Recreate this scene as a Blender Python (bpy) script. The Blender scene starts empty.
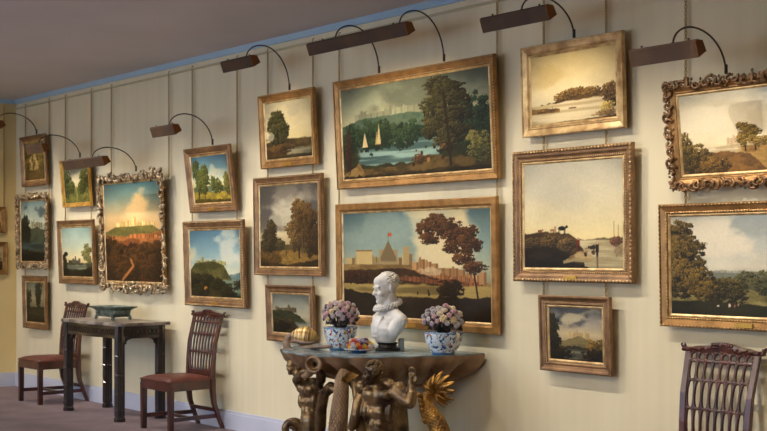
import bpy, bmesh, math, random
import numpy as np
from mathutils import Vector, Matrix, Euler

SC = bpy.context.scene
COL = SC.collection
PI = math.pi

# ------------------------------------------------------------------ camera
F = 1260.0                      # focal length in pixels of the 767 x 431 frame
CX, CY = 383.5, 255.0
CAM = Vector((0.0, -5.8, 1.5))
VIEW = Vector((-0.7783, 0.6279, 0.0)).normalized()
RIGHT = Vector((VIEW.y, -VIEW.x, 0.0))
XC = -13.9                      # the corner with the end wall
cd = bpy.data.cameras.new('camera')
cam = bpy.data.objects.new('camera', cd)
COL.objects.link(cam)
cd.sensor_width = 36.0
cd.lens = F / 767.0 * 36.0
cd.shift_y = (CY - 215.5) / 767.0
cd.clip_start = 0.05
cam.location = CAM
cam.rotation_euler = (PI / 2, 0, math.atan2(-VIEW.x, VIEW.y))
SC.camera = cam

def ray(px, py):
    return VIEW + RIGHT * ((px - CX) / F) + Vector((0, 0, (CY - py) / F))
def at_y(px, py, y):            # where the sight line meets the plane y
    d = ray(px, py); return CAM + d * ((y - CAM.y) / d.y)
def at_x(px, py, x):
    d = ray(px, py); return CAM + d * ((x - CAM.x) / d.x)
def at_z(px, py, z):
    d = ray(px, py); return CAM + d * ((z - CAM.z) / d.z)

# ------------------------------------------------------------------ objects
def tag(o, label=None, cat=None, group=None, kind=None):
    if label: o['label'] = label
    if cat: o['category'] = cat
    if group: o['group'] = group
    if kind: o['kind'] = kind
    return o
def empty(name, loc, rot=(0, 0, 0)):
    o = bpy.data.objects.new(name, None); COL.objects.link(o)
    o.location = loc; o.rotation_euler = rot; o.empty_display_size = 0.1
    return o
def link(name, me, parent=None, loc=(0, 0, 0)):
    o = bpy.data.objects.new(name, me); COL.objects.link(o); o.location = loc
    if parent: o.parent = parent
    return o
def copy_tree(o, parent=None):
    c = o.copy(); COL.objects.link(c)
    if parent: c.parent = parent
    for ch in list(o.children): copy_tree(ch, c)
    return c

# ------------------------------------------------------------------ mesh builder
class MB:
    def __init__(s): s.v = []; s.f = []
    def add(s, vs, fs):
        n = len(s.v); s.v += [tuple(p) for p in vs]; s.f += [tuple(i + n for i in f) for f in fs]
        return s
    def box(s, x0, x1, y0, y1, z0, z1, M=None):
        vs = [Vector(p) for p in ((x0,y0,z0),(x1,y0,z0),(x1,y1,z0),(x0,y1,z0),(x0,y0,z1),(x1,y0,z1),(x1,y1,z1),(x0,y1,z1))]
        if M: vs = [M @ p for p in vs]
        return s.add(vs, ((0,3,2,1),(4,5,6,7),(0,1,5,4),(1,2,6,5),(2,3,7,6),(3,0,4,7)))
    def frustum(s, c0, c1, w0, w1, d0=None, d1=None):   # tapering square bar between two points, widths on x, depths on y
        d0 = w0 if d0 is None else d0; d1 = w1 if d1 is None else d1
        vs = []
        for c, w, d in ((c0, w0, d0), (c1, w1, d1)):
            for sx, sy in ((-1,-1),(1,-1),(1,1),(-1,1)): vs.append((c[0]+sx*w/2, c[1]+sy*d/2, c[2]))
        return s.add(vs, ((0,3,2,1),(4,5,6,7),(0,1,5,4),(1,2,6,5),(2,3,7,6),(3,0,4,7)))
    def bar(s, pts, w, d):                              # square bar following points in z
        vs = []; n = len(pts)
        for i, c in enumerate(pts):
            ww = w[i] if isinstance(w, (list, tuple)) else w
            dd = d[i] if isinstance(d, (list, tuple)) else d
            for sx, sy in ((-1,-1),(1,-1),(1,1),(-1,1)): vs.append((c[0]+sx*ww/2, c[1]+sy*dd/2, c[2]))
        fs = [(3,2,1,0), tuple(4*(n-1)+k for k in range(4))]
        for i in range(n-1):
            for k in range(4): a = 4*i+k; b = 4*i+(k+1)%4; fs.append((a, b, b+4, a+4))
        return s.add(vs, fs)
    def tube(s, pts, r, seg=8, cap=True, flat=1.0):
        pts = [Vector(p) for p in pts]; n = len(pts)
        rs = r if isinstance(r, (list, tuple)) else [r]*n
        vs = []; up = None
        for i, p in enumerate(pts):
            t = (pts[min(i+1, n-1)] - pts[max(i-1, 0)])
            t = t.normalized() if t.length > 1e-9 else Vector((0,0,1))
            if up is None:
                a = Vector((0,0,1)) if abs(t.z) < .9 else Vector((1,0,0))
                up = (a - t * a.dot(t)).normalized()
            else:
                up = up - t * up.dot(t)
                up = up.normalized() if up.length > 1e-6 else Vector((1,0,0))
            sd = t.cross(up)
            for k in range(seg):
                a = 2*PI*k/seg
                vs.append(p + up*math.cos(a)*rs[i] + sd*math.sin(a)*rs[i]*flat)
        fs = []
        for i in range(n-1):
            for k in range(seg):
                a = i*seg+k; b = i*seg+(k+1)%seg; fs.append((a, b, b+seg, a+seg))
        if cap: fs += [tuple(range(seg))[::-1], tuple((n-1)*seg+k for k in range(seg))]
        return s.add(vs, fs)
    def lathe(s, prof, c=(0,0,0), seg=24, sx=1.0, sy=1.0, rip=None):   # profile of (radius, z)
        vs = []; n = len(prof)
        for j, (r, z) in enumerate(prof):
            for k in range(seg):
                a = 2*PI*k/seg; q = r*(1+(rip(a, j) if rip else 0))
                vs.append((c[0]+q*math.cos(a)*sx, c[1]+q*math.sin(a)*sy, c[2]+z))
        fs = []
        for j in range(n-1):
            for k in range(seg):
                a = j*seg+k; b = j*seg+(k+1)%seg; fs.append((a, b, b+seg, a+seg))
        fs += [tuple(range(seg))[::-1], tuple((n-1)*seg+k for k in range(seg))]
        return s.add(vs, fs)
    def ball(s, c, r, seg=8, rings=5, M=None):
        r = r if isinstance(r, (list, tuple)) else (r, r, r)
        vs = []; fs = []
        def T(p):
            p = Vector((p[0]*r[0], p[1]*r[1], p[2]*r[2]))
            if M: p = M @ p
            return p + Vector(c)
        vs.append(T((0,0,-1)))
        for j in range(1, rings):
            t = -PI/2+PI*j/rings
            for k in range(seg):
                a = 2*PI*k/seg; vs.append(T((math.cos(t)*math.cos(a), math.cos(t)*math.sin(a), math.sin(t))))
        vs.append(T((0,0,1))); L = len(vs)-1
        for k in range(seg): fs.append((0, 1+(k+1)%seg, 1+k))
        for j in range(rings-2):
            for k in range(seg):
                a = 1+j*seg+k; b = 1+j*seg+(k+1)%seg; fs.append((a, b, b+seg, a+seg))
        for k in range(seg): fs.append((L, 1+(rings-2)*seg+k, 1+(rings-2)*seg+(k+1)%seg))
        return s.add(vs, fs)
    def prism(s, poly, z0, z1):                         # outline in xy
        n = len(poly)
        vs = [(x, y, z0) for x, y in poly] + [(x, y, z1) for x, y in poly]
        fs = [tuple(range(n))[::-1], tuple(range(n, 2*n))] + [(k, (k+1)%n, (k+1)%n+n, k+n) for k in range(n)]
        return s.add(vs, fs)
    def mesh(s, name, mat, smooth=False, fixn=True):
        me = bpy.data.meshes.new(name); me.from_pydata(s.v, [], s.f); me.validate()
        if fixn:
            b = bmesh.new(); b.from_mesh(me); bmesh.ops.recalc_face_normals(b, faces=b.faces); b.to_mesh(me); b.free()
        if mat: me.materials.append(mat)
        if smooth: me.polygons.foreach_set('use_smooth', [True]*len(me.polygons))
        return me
    def build(s, name, mat, parent=None, smooth=False, org=None, bevel=0, fixn=True):
        if org is not None: s.v = [(a-org[0], b-org[1], c-org[2]) for a, b, c in s.v]
        o = link(name, s.mesh(name, mat, smooth, fixn), parent)
        if bevel:
            m = o.modifiers.new('bevel', 'BEVEL'); m.width = bevel; m.segments = 2; m.limit_method = 'ANGLE'
        return o

def organic(name, prims, mat, voxel=.006, smooth=2, parent=None, org=None, seg=16):
    """ellipsoids and tapering limbs fused into one continuous skin"""
    mb = MB()
    for p in prims:
        if p[0] == 'e':
            M = Euler(p[3]).to_matrix() if len(p) > 3 else None
            mb.ball(p[1], tuple(p[2]) if not isinstance(p[2], (int, float)) else p[2], seg, max(6, seg//2), M)
        else:
            mb.tube(p[1], list(p[2]), seg=seg)
            mb.ball(p[1][0], p[2][0], seg, seg//2); mb.ball(p[1][-1], p[2][-1], seg, seg//2)
    if org is not None: mb.v = [(a-org[0], b-org[1], c-org[2]) for a, b, c in mb.v]
    me0 = mb.mesh('tmp', None)
    t = link('tmp', me0)
    r = t.modifiers.new('r', 'REMESH'); r.mode = 'VOXEL'; r.voxel_size = voxel; r.use_smooth_shade = True
    sm = t.modifiers.new('s', 'SMOOTH'); sm.factor = .5; sm.iterations = smooth
    dg = bpy.context.evaluated_depsgraph_get(); dg.update()
    me = bpy.data.meshes.new_from_object(t.evaluated_get(dg))
    bpy.data.objects.remove(t); bpy.data.meshes.remove(me0)
    me.name = name; me.materials.clear(); me.materials.append(mat)
    me.polygons.foreach_set('use_smooth', [True]*len(me.polygons))
    return link(name, me, parent)

# ------------------------------------------------------------------ materials
def lin(c):
    return tuple((x/12.92 if x <= .04045 else ((x+.055)/1.055)**2.4) for x in [k/255 for k in c])
def setin(b, k, v):
    if k in b.inputs: b.inputs[k].default_value = v
def mat(name, rgb, rough=.6, metal=0.0, rgb2=None, scale=8.0, stretch=None, bump=0.0, bscale=None, detail=4, lo=.35, hi=.65, spec=None, coat=0, sheen=0):
    m = bpy.data.materials.new(name); m.use_nodes = True
    nt = m.node_tree; b = nt.nodes['Principled BSDF']
    a = (*lin(rgb), 1); b.inputs['Base Color'].default_value = a
    setin(b, 'Roughness', rough); setin(b, 'Metallic', metal)
    if spec is not None: setin(b, 'Specular IOR Level', spec)
    if coat: setin(b, 'Coat Weight', coat); setin(b, 'Coat Roughness', .15)
    if sheen: setin(b, 'Sheen Weight', sheen)
    tc = nt.nodes.new('ShaderNodeTexCoord'); mp = nt.nodes.new('ShaderNodeMapping')
    nt.links.new(tc.outputs['Object'], mp.inputs['Vector'])
    if stretch: mp.inputs['Scale'].default_value = stretch
    if rgb2:
        n = nt.nodes.new('ShaderNodeTexNoise'); n.inputs['Scale'].default_value = scale; n.inputs['Detail'].default_value = detail
        r = nt.nodes.new('ShaderNodeValToRGB'); r.color_ramp.elements[0].position = lo; r.color_ramp.elements[1].position = hi
        r.color_ramp.elements[0].color = a; r.color_ramp.elements[1].color = (*lin(rgb2), 1)
        nt.links.new(mp.outputs[0], n.inputs['Vector']); nt.links.new(n.outputs['Fac'], r.inputs[0]); nt.links.new(r.outputs[0], b.inputs['Base Color'])
    if bump:
        n2 = nt.nodes.new('ShaderNodeTexNoise'); n2.inputs['Scale'].default_value = bscale or scale*3; n2.inputs['Detail'].default_value = 5
        bp = nt.nodes.new('ShaderNodeBump'); bp.inputs['Strength'].default_value = bump; bp.inputs['Distance'].default_value = .01
        nt.links.new(mp.outputs[0], n2.inputs['Vector']); nt.links.new(n2.outputs['Fac'], bp.inputs['Height']); nt.links.new(bp.outputs[0], b.inputs['Normal'])
    return m

M = {}
M['wall'] = mat('cream_wall_cloth', (222,210,178), .85, 0, (217,204,170), 1.2, (9, 9, .35), .05, 60)
M['endwall'] = mat('yellow_end_wall', (222,200,146), .85, 0, (214,190,134), 1.5, None, .04, 60)
M['ceiling'] = mat('ceiling_paint', (206,203,204), .9, 0, (196,193,194), .8, None, .03, 20)
M['carpet'] = mat('mauve_carpet', (134,112,116), .95, 0, (114,94,100), 3.0, (1,1,1), .5, 400, sheen=.1)
M['trimwhite'] = mat('daylight_tinted_trim', (198,200,214), .5, 0, (188,190,206), 2.0); M['cornice'] = mat('daylight_tinted_cornice', (166,196,216), .5, 0, (156,188,210), 2.0)  # white trim and cornice, cool daylight cast put into both colours
M['rail'] = mat('picture_rail_paint', (190,176,140), .6)
M['gold'] = mat('old_gilding', (172,128,74), .33, .55, (134,98,54), 12, None, .3, 60)
M['brightgold'] = mat('bright_gilding', (214,168,78), .38, .45, (168,124,54), 12, None, .15, 60)
M['bronzegold'] = mat('brown_gilding', (150,114,78), .36, .5, (116,86,58), 12, None, .25, 70)
M['palegold'] = mat('pale_gilding', (220,190,136), .33, .5, (164,130,84), 14, None, .2, 70)
M['silver'] = mat('silver_gilt_carving', (214,192,156), .32, .55, (96,72,48), 22, None, .3, 50)
M['darkwood_edge'] = mat('dark_frame_edge', (78,50,30), .45, .3, (52,32,20), 20)
M['chain'] = mat('brass_chain', (176,146,92), .45, .4)
M['lamp'] = mat('brown_lamp_metal', (80,56,36), .65, .1, (66,46,32), 8)
M['lampcap'] = mat('bronze_lamp_end', (122,74,34), .4, .6)
M['mahog'] = mat('mahogany', (86,38,26), .3, 0, (50,21,14), 12, (1,1,.25), .08, 60, coat=.5)
M['black'] = mat('black_lacquered_mahogany', (24,16,15), .34, 0, (38,22,17), 14, (1,1,.3), .08, 60, coat=.7)
M['leather'] = mat('red_brown_leather', (112,58,46), .45, 0, (86,42,34), 9, None, .15, 60)
M['marble'] = mat('variegated_marble', (158,146,136), .3, 0, (96,84,78), 9, None, 0, lo=.4, hi=.6)
M['bluemarble'] = mat('blue_grey_marble', (150,168,176), .22, 0, (104,120,128), 7, None, 0, lo=.35, hi=.65)
M['bronze'] = mat('bronzed_gilt_wood', (150,122,84), .27, .55, (72,54,38), 9, None, .3, 45)
M['bronzebright'] = mat('worn_gilt_carving', (186,136,56), .34, .6, (104,72,32), 10, None, .3, 45)
M['basin'] = mat('carved_shell_wood', (176,144,110), .36, .2, (126,98,72), 8, None, .2, 40)
M['patina'] = mat('green_bronze_patina', (124,140,132), .45, .3, (68,78,74), 18, None, .3, 50)
M['whitemarble'] = mat('white_marble', (226,222,216), .45, 0, (206,202,198), 10, None, .12, 60)
M['plinth'] = mat('black_plinth_wood', (26,20,18), .3)
M['silverclip'] = mat('perspex_label_block', (170,186,196), .15)
M['goldshell'] = mat('gilt_sea_shell', (222,188,120), .34, .35, (120,82,40), 9, (12,.6,.6), lo=.42, hi=.6)
M['stone'] = mat('grey_scroll_wood', (142,122,108), .5, .2, (104,84,72), 12, None, .2, 40)
M['brass'] = mat('brass_plaque', (190,150,70), .35, .8)
M['glass'] = mat('window_glass', (220,235,245), .05)
M['woodback'] = mat('frame_back_wood', (120,90,60), .7)
# ------------------------------------------------------------------ oil paintings: colours of paint laid on a fine mesh
def _hash(ix, iy, seed):
    h = (ix*374761393 + iy*668265263 + seed*974634777) & 0xffffffff
    h = ((h ^ (h >> 13)) * 1274126177) & 0xffffffff
    return ((h ^ (h >> 16)) & 0xffff) / 65535.0
def vnoise(x, y, seed=0):
    ix = np.floor(x).astype(np.int64); iy = np.floor(y).astype(np.int64)
    fx = x-ix; fy = y-iy; fx = fx*fx*(3-2*fx); fy = fy*fy*(3-2*fy)
    a = _hash(ix, iy, seed); b = _hash(ix+1, iy, seed); c = _hash(ix, iy+1, seed); d = _hash(ix+1, iy+1, seed)
    return (a*(1-fx)+b*fx)*(1-fy)+(c*(1-fx)+d*fx)*fy
def fbm(x, y, seed=0, o=4):
    s = 0; a = .5; t = 0
    for k in range(o):
        s = s+a*vnoise(x, y, seed+k*17); t += a; a *= .5; x = x*2.03; y = y*2.03
    return s/t
def sm(x, a, b):
    t = np.clip((x-a)/(b-a), 0, 1); return t*t*(3-2*t)

class Paint:
    def __init__(s, W, H, res, seed=1):
        s.w = max(24, int(W*res)); s.h = max(24, int(H*res)); s.A = W/H
        s.u, s.v = np.meshgrid(np.linspace(0, 1, s.w), np.linspace(0, 1, s.h))
        s.x = s.u*s.A; s.c = np.zeros((s.h, s.w, 3)); s.seed = seed; s.dark = None
    def n(s, k, sx=1, sy=1, o=4): s.seed += 1; return fbm(s.x*k*sx, s.v*k*sy, s.seed, o)
    def put(s, m, col):
        m = np.clip(m, 0, 1)[..., None]; s.c = s.c*(1-m)+(np.array(col, float) if not isinstance(col, np.ndarray) else col)*m
    def sky(s, stops):
        if s.dark is None: s.dark = 1
        vs = [a for a, _ in stops]
        for k in range(3): s.c[..., k] = np.interp(s.v, vs, [c[k] for _, c in stops])
        s.c *= (.94+.12*s.n(4, .8, 1.5, 3))[..., None]
    def clouds(s, col, k=3, t=.5, soft=.15, v0=-.2, v1=.6, amt=.8, u0=-1, u1=2):
        f = sm(s.v, v0-.25, v0+.15)*(1-sm(s.v, v1-.2, v1+.15))*sm(s.u, u0-.25, u0+.2)*(1-sm(s.u, u1-.2, u1+.25))
        m = sm(s.n(k, .8, 1.5, 5)*1.35-.17-(1-f)*.55, t-soft, t+soft)*f**.5
        s.put(m*amt, col)
    def ground(s, pts, col, col2=None, rough=.02, k=14, tex=7, amt=1.0, vmax=2):
        top = np.interp(s.u, [p[0] for p in pts], [p[1] for p in pts])+(s.n(k)-.5)*rough*2
        m = sm(s.v, top-.006, top+.006)*(1-sm(s.v, vmax-.01, vmax+.01))
        c = np.array(col, float)*np.ones(s.c.shape)
        if col2 is not None:
            q = np.clip(sm(s.n(tex, .7, 1.6, 5), .35, .65)*.7+(s.n(36, .7, 1.4, 3)-.35)*.9, 0, 1)[..., None]; c = c*(1-q)+np.array(col2, float)*q
        s.put(m*amt, c)
    def dab(s, cu, cv, ru, rv, dark, light, edge=.5, lit=(-.5, -.6), amt=1.0, bias=0.0):
        e = 1.5; i0 = max(0, int((cv-rv*e)*(s.h-1))); i1 = min(s.h, int((cv+rv*e)*(s.h-1))+2); j0 = max(0, int((cu-ru*e)*(s.w-1))); j1 = min(s.w, int((cu+ru*e)*(s.w-1))+2)
        if i1 <= i0 or j1 <= j0: return
        u = s.u[i0:i1, j0:j1]; v = s.v[i0:i1, j0:j1]; x = s.x[i0:i1, j0:j1]
        sz = max(.012, min(ru*s.A, rv)); kk = min(2.4/sz, 75); s.seed += 1
        du = (u-cu)/ru; dv = (v-cv)/rv
        d = np.sqrt(du*du+dv*dv)+(fbm(x*kk, v*kk, s.seed, 3)-.5)*edge*2.2
        m = (1-sm(d, .84, 1.04))*amt
        l = np.clip(.45+bias+.42*(du*lit[0]+dv*lit[1])+(fbm(x*kk*1.7, v*kk*2.2, s.seed+5, 3)-.5)*1.9, 0, 1)[..., None]
        c = np.array(dark, float)*(1-l)+np.array(light, float)*l
        s.c[i0:i1, j0:j1] = s.c[i0:i1, j0:j1]*(1-m[..., None])+c*m[..., None]
    def blob(s, cu, cv, ru, rv, dark, light, k=22, edge=.5, lit=(-.5, -.6), amt=1.0):
        if amt < 1 or edge < .3 or max(ru*s.A, rv) < .045: s.dab(cu, cv, ru, rv, dark, light, edge, lit, amt); return
        dk = [q*.8 for q in dark]; s.dab(cu, cv, ru*.8, rv*.8, dk, dark, .85); light = [min(235, q*1.18) for q in light]
        q = random.Random(s.seed); out = []
        for _ in range(60):
            a = q.random()*2*PI; r = 1.12*math.sqrt(q.random()); out.append((math.cos(a)*r, math.sin(a)*r))
        out.sort(key=lambda p: -p[1]+p[0]*.3)
        for px, py in out:
            b = -(px*.35+py*.45)*.55+(q.random()-.5)*.35; w = (.12 if px*px+py*py > .6 else .17)+.11*q.random()
            s.dab(cu+px*ru, cv+py*rv, ru*w*1.15, rv*w*.85, dk, light, .7, lit, .95, b)
    def tri(s, a, b, c, col, amt=1.0):
        def side(p, q): return (q[0]-p[0])*(s.v-p[1])-(q[1]-p[1])*(s.u-p[0])
        d1, d2, d3 = side(a, b), side(b, c), side(c, a)
        s.put((((d1 >= 0) & (d2 >= 0) & (d3 >= 0)) | ((d1 <= 0) & (d2 <= 0) & (d3 <= 0)))*amt, col)
    def tree(s, cu, v0, v1, ru, dark, light, trunk=(50,34,22), n=7, seed=1, tw=.012, bend=0.0):
        r = random.Random(seed); hh = v1-v0
        s.line([(cu+bend*.0, v1), (cu+bend*.5, v0+hh*.5), (cu+bend, v0+hh*.2)], tw, trunk)
        for k in range(n):
            f = k/(n-1.0); cv = v0+hh*(.12+.6*f)
            sp = ru*(.35+.65*math.sin(PI*(.2+.7*f)))
            cu2 = cu+bend*(1-f)+(r.random()-.5)*sp*1.1
            s.line([(cu+bend*(1-f)*.8, cv+hh*.1), (cu2, cv)], tw*.5, trunk)
            s.blob(cu2, cv, sp*(.55+.3*r.random()), hh*(.12+.06*r.random()), dark, light)
    def line(s, pts, w, col, amt=1.0):
        for (a, b), (c, d) in zip(pts[:-1], pts[1:]):
            ax, cx = a*s.A, c*s.A; L = (cx-ax)**2+(d-b)**2+1e-9
            t = np.clip(((s.x-ax)*(cx-ax)+(s.v-b)*(d-b))/L, 0, 1)
            q = np.sqrt((s.x-ax-t*(cx-ax))**2+(s.v-b-t*(d-b))**2)
            s.put((1-sm(q, w*.6, w*1.2))*amt, col)
    def rect(s, u0, u1, v0, v1, col, amt=1.0, soft=.003):
        m = sm(s.u, u0-soft, u0+soft)*(1-sm(s.u, u1-soft, u1+soft))*sm(s.v, v0-soft, v0+soft)*(1-sm(s.v, v1-soft, v1+soft))
        s.put(m*amt, col)
    def castle(s, u0, u1, vb, h, col, shade, n=7, seed=3, slope=0.0, amt=1.0, keep=None):
        r = random.Random(seed); w = (u1-u0)/n
        for k in range(n):
            a = u0+k*w; hh = h*(.35+.45*r.random()); b = vb+slope*(a-u0)
            g_ = .82+.3*r.random(); c = [x*g_ for x in col]
            s.rect(a, a+w*1.02, b-hh, b+h*.3, c, amt); s.rect(a+w*.68, a+w*1.02, b-hh, b+h*.3, shade, amt*.7)
            if r.random() < .6: s.rect(a+w*.1, a+w*.4, b-hh*1.22, b, c, amt); s.rect(a+w*.3, a+w*.4, b-hh*1.22, b, shade, amt*.8)
        if keep is not None:
            s.rect(keep, keep+(u1-u0)*.1, vb-h*1.15+slope*(keep-u0), vb, col, amt); s.rect(keep+(u1-u0)*.065, keep+(u1-u0)*.1, vb-h*1.15+slope*(keep-u0), vb, shade, amt*.8)
            s.line([(keep+(u1-u0)*.05, vb-h*1.15), (keep+(u1-u0)*.05, vb-h*1.35)], .003, shade, amt)
    def water(s, v0, v1, col, col2, u0=-1, u1=2, amt=1.0, rough=.02, slope=0):
        q = sm(s.n(6, .25, 4), .35, .65)[..., None]; c = np.array(col, float)*(1-q)+np.array(col2, float)*q
        j = (s.n(9)-.5)*rough*2+slope*(s.u-.5)
        s.put(sm(s.v+j, v0-.008, v0+.008)*(1-sm(s.v+j, v1-.01, v1+.01))*sm(s.u+j, u0-.02, u0+.02)*(1-sm(s.u+j, u1-.02, u1+.02))*amt, c)
    def dots(s, n, u0, u1, v0, v1, cols, r=.01, seed=5):
        q = random.Random(seed)
        for k in range(n): s.blob(u0+(u1-u0)*q.random(), v0+(v1-v0)*q.random(), r*(.7+.6*q.random())/s.A, r*(.6+.6*q.random()), q.choice(cols), q.choice(cols), 40, .15)
    def figure(s, u, v, h, coat=(40,30,30), head=(190,150,120)):
        s.line([(u, v-h*.75), (u, v-h*.35)], h*.16, coat); s.line([(u, v-h*.4), (u, v)], h*.1, [x*.7 for x in coat]); s.blob(u, v-h*.9, h*.1/s.A, h*.11, head, head, 30, .02)
    def cow(s, u, v, h, col):
        d = [x*.6 for x in col]
        s.blob(u, v-h*.62, h*.62/s.A, h*.26, d, col, 30, .06); s.blob(u+h*.7/s.A, v-h*.78, h*.2/s.A, h*.16, d, col, 30, .04)
        for k in (-.45, -.3, .3, .45): s.line([(u+k*h/s.A, v-h*.5), (u+k*h/s.A, v)], h*.05, d)
    def boat(s, u, v, w, col): s.blob(u, v, w, .012, col, col, 20, .1); s.line([(u, v), (u, v-.05)], .003, col)

GAIN = .9
def canvas_mesh(P, W, H, m):
    h, w = P.h, P.w
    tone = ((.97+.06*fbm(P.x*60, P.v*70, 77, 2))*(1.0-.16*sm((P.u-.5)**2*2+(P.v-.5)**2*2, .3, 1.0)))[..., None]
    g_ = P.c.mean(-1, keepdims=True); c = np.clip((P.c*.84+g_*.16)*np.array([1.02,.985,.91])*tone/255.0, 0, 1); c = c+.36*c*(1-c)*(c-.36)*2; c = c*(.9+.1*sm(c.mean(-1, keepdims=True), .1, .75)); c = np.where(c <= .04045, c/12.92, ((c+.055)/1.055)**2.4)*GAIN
    c = np.clip(c, 0, .95)
    co = np.zeros((h, w, 3)); co[..., 0] = (P.u-.5)*W; co[..., 2] = (1-P.v)*H
    me = bpy.data.meshes.new('canvas')
    idx = np.arange(h*w).reshape(h, w)
    q = np.stack([idx[1:, :-1], idx[1:, 1:], idx[:-1, 1:], idx[:-1, :-1]], -1).reshape(-1, 4)
    me.vertices.add(h*w); me.vertices.foreach_set('co', co.reshape(-1))
    nf = len(q); me.loops.add(nf*4); me.polygons.add(nf)
    me.loops.foreach_set('vertex_index', q.reshape(-1).astype(np.int32))
    me.polygons.foreach_set('loop_start', np.arange(0, nf*4, 4, dtype=np.int32))
    me.update(calc_edges=True)
    at = me.color_attributes.new('paint', 'FLOAT_COLOR', 'POINT')
    rgba = np.ones((h*w, 4)); rgba[:, :3] = c.reshape(-1, 3); at.data.foreach_set('color', rgba.reshape(-1))
    me.materials.append(m); me.validate()
    return me
def paint_mat():
    m = bpy.data.materials.new('oil_paint_on_canvas'); m.use_nodes = True; nt = m.node_tree; b = nt.nodes['Principled BSDF']
    a = nt.nodes.new('ShaderNodeAttribute'); a.attribute_name = 'paint'; nt.links.new(a.outputs['Color'], b.inputs['Base Color'])
    b.inputs['Roughness'].default_value = .42; setin(b, 'Specular IOR Level', .22)
    n = nt.nodes.new('ShaderNodeTexNoise'); n.inputs['Scale'].default_value = 160; bp = nt.nodes.new('ShaderNodeBump'); bp.inputs['Strength'].default_value = .05; bp.inputs['Distance'].default_value = .004
    tc = nt.nodes.new('ShaderNodeTexCoord'); nt.links.new(tc.outputs['Object'], n.inputs['Vector']); nt.links.new(n.outputs['Fac'], bp.inputs['Height']); nt.links.new(bp.outputs[0], b.inputs['Normal'])
    return m
M['paint'] = paint_mat()

def art_wood_glade(P):
    P.sky([(0,(130,120,84)),(.5,(172,156,108)),(1,(120,100,60))]); P.ground([(0,.7),(.5,.75),(1,.68)], (110,90,48), (80,66,36))
    for i,(u,v,r) in enumerate(((.1,.35,.2),(.25,.25,.16),(.8,.3,.22),(.95,.45,.2),(.15,.6,.16),(.85,.62,.15),(.6,.15,.15))): P.blob(u,v,r,r*.9,(62,54,28),(132,116,62))
    P.tree(.45,.3,.8,.1,(70,60,30),(130,110,60),seed=4,n=4)
def art_dark_castle(P):
    P.sky([(0,(112,142,154)),(.35,(176,190,178)),(.6,(130,140,118)),(1,(40,44,40))]); P.clouds((70,92,104),3,.5,.1,0,.4)
    P.castle(.4,.85,.42,.1,(150,150,126),(90,96,88),5,2,keep=.5); P.ground([(0,.55),(.3,.45),(.7,.44),(1,.5)],(58,70,58),(84,92,70)); 
    P.blob(.12,.55,.22,.3,(26,34,32),(52,60,44)); P.water(.68,.8,(70,90,90),(44,58,60)); P.ground([(0,.8),(1,.86)],(30,32,28),(52,48,34))
def art_dim_grove(P):
    P.sky([(0,(104,112,100)),(.4,(150,146,120)),(.6,(120,112,84)),(1,(52,48,34))]); P.ground([(0,.62),(1,.6)],(70,64,40),(48,46,32))
    P.blob(.1,.4,.18,.22,(34,38,28),(58,60,42)); P.blob(.68,.2,.17,.2,(32,34,26),(56,54,38)); P.blob(.66,.42,.13,.2,(32,34,26),(60,56,38)); P.line([(.66,.3),(.67,.68)],.02,(34,30,22)); P.ground([(0,.8),(1,.84)],(36,34,24),(52,46,30))
def art_cloudy_lane(P):
    P.sky([(0,(96,104,104)),(.2,(130,134,126)),(.45,(214,206,176)),(.7,(170,166,110)),(1,(90,92,50))]); P.clouds((84,90,94),4,.45,.15,0,.3)
    P.ground([(0,.66),(.5,.6),(1,.66)],(128,132,66),(92,100,50)); P.blob(.12,.5,.17,.3,(44,56,30),(92,106,54)); P.blob(.3,.6,.12,.15,(50,62,34),(100,112,60))
    P.blob(.86,.45,.2,.26,(46,56,30),(98,108,54)); P.blob(.72,.62,.14,.16,(44,54,28),(90,98,48)); P.line([(.45,1),(.5,.8),(.47,.62)],.03,(160,152,98),.7); P.dots(4,.7,.9,.82,.92,[(40,34,24),(150,60,40)],.03)
def art_quiet_river(P):
    P.sky([(0,(138,172,178)),(.35,(176,200,188)),(.6,(224,212,170)),(.72,(200,180,130)),(1,(40,40,30))]); P.castle(.2,.6,.72,.12,(96,96,84),(70,70,60),6,4,keep=.42)
    P.ground([(0,.7),(.5,.73),(1,.7)],(56,60,46),(84,84,56)); P.water(.76,.84,(150,160,140),(100,110,100),.15,.8); P.ground([(0,.8),(.3,.88),(.7,.86),(1,.78)],(30,30,22),(52,46,30))
    P.tree(.86,.34,.8,.16,(90,92,52),(140,136,84),seed=3,n=5); P.tree(.08,.5,.85,.1,(34,36,24),(60,58,36),seed=2,n=4)
def art_sunset_castle(P):
    P.sky([(0,(72,116,134)),(.15,(110,140,140)),(.35,(206,176,132)),(.5,(196,156,108)),(1,(80,50,30))]); P.clouds((222,188,138),2.2,.42,.12,.05,.45,.9,.45,2); P.clouds((214,160,116),3,.5,.1,.12,.4,.8,0,.5); P.clouds((88,124,130),3,.62,.05,0,.15,.5)
    P.castle(.22,.9,.44,.075,(226,196,130),(168,132,82),9,8,keep=.5); P.ground([(0,.5),(.2,.445),(.85,.435),(1,.5)],(128,122,66),(96,96,52),.006); P.ground([(0,.53),(.4,.54),(1,.5)],(176,116,64),(112,66,36)); P.castle(.45,.95,.55,.04,(190,116,66),(120,66,40),7,5)
    P.ground([(0,.64),(.5,.62),(1,.66)],(92,54,28),(62,38,22),.05)
    for i,(u,v,r) in enumerate(((.08,.62,.13),(.25,.7,.13),(.45,.74,.12),(.7,.7,.15),(.92,.68,.14),(.6,.82,.16),(.15,.85,.2),(.85,.86,.2),(.4,.9,.18))): P.blob(u,v,r,r*.6,(40,28,18),(96,64,32))
    P.line([(.3,.98),(.5,.84),(.46,.78)],.018,(170,112,62))
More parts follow.
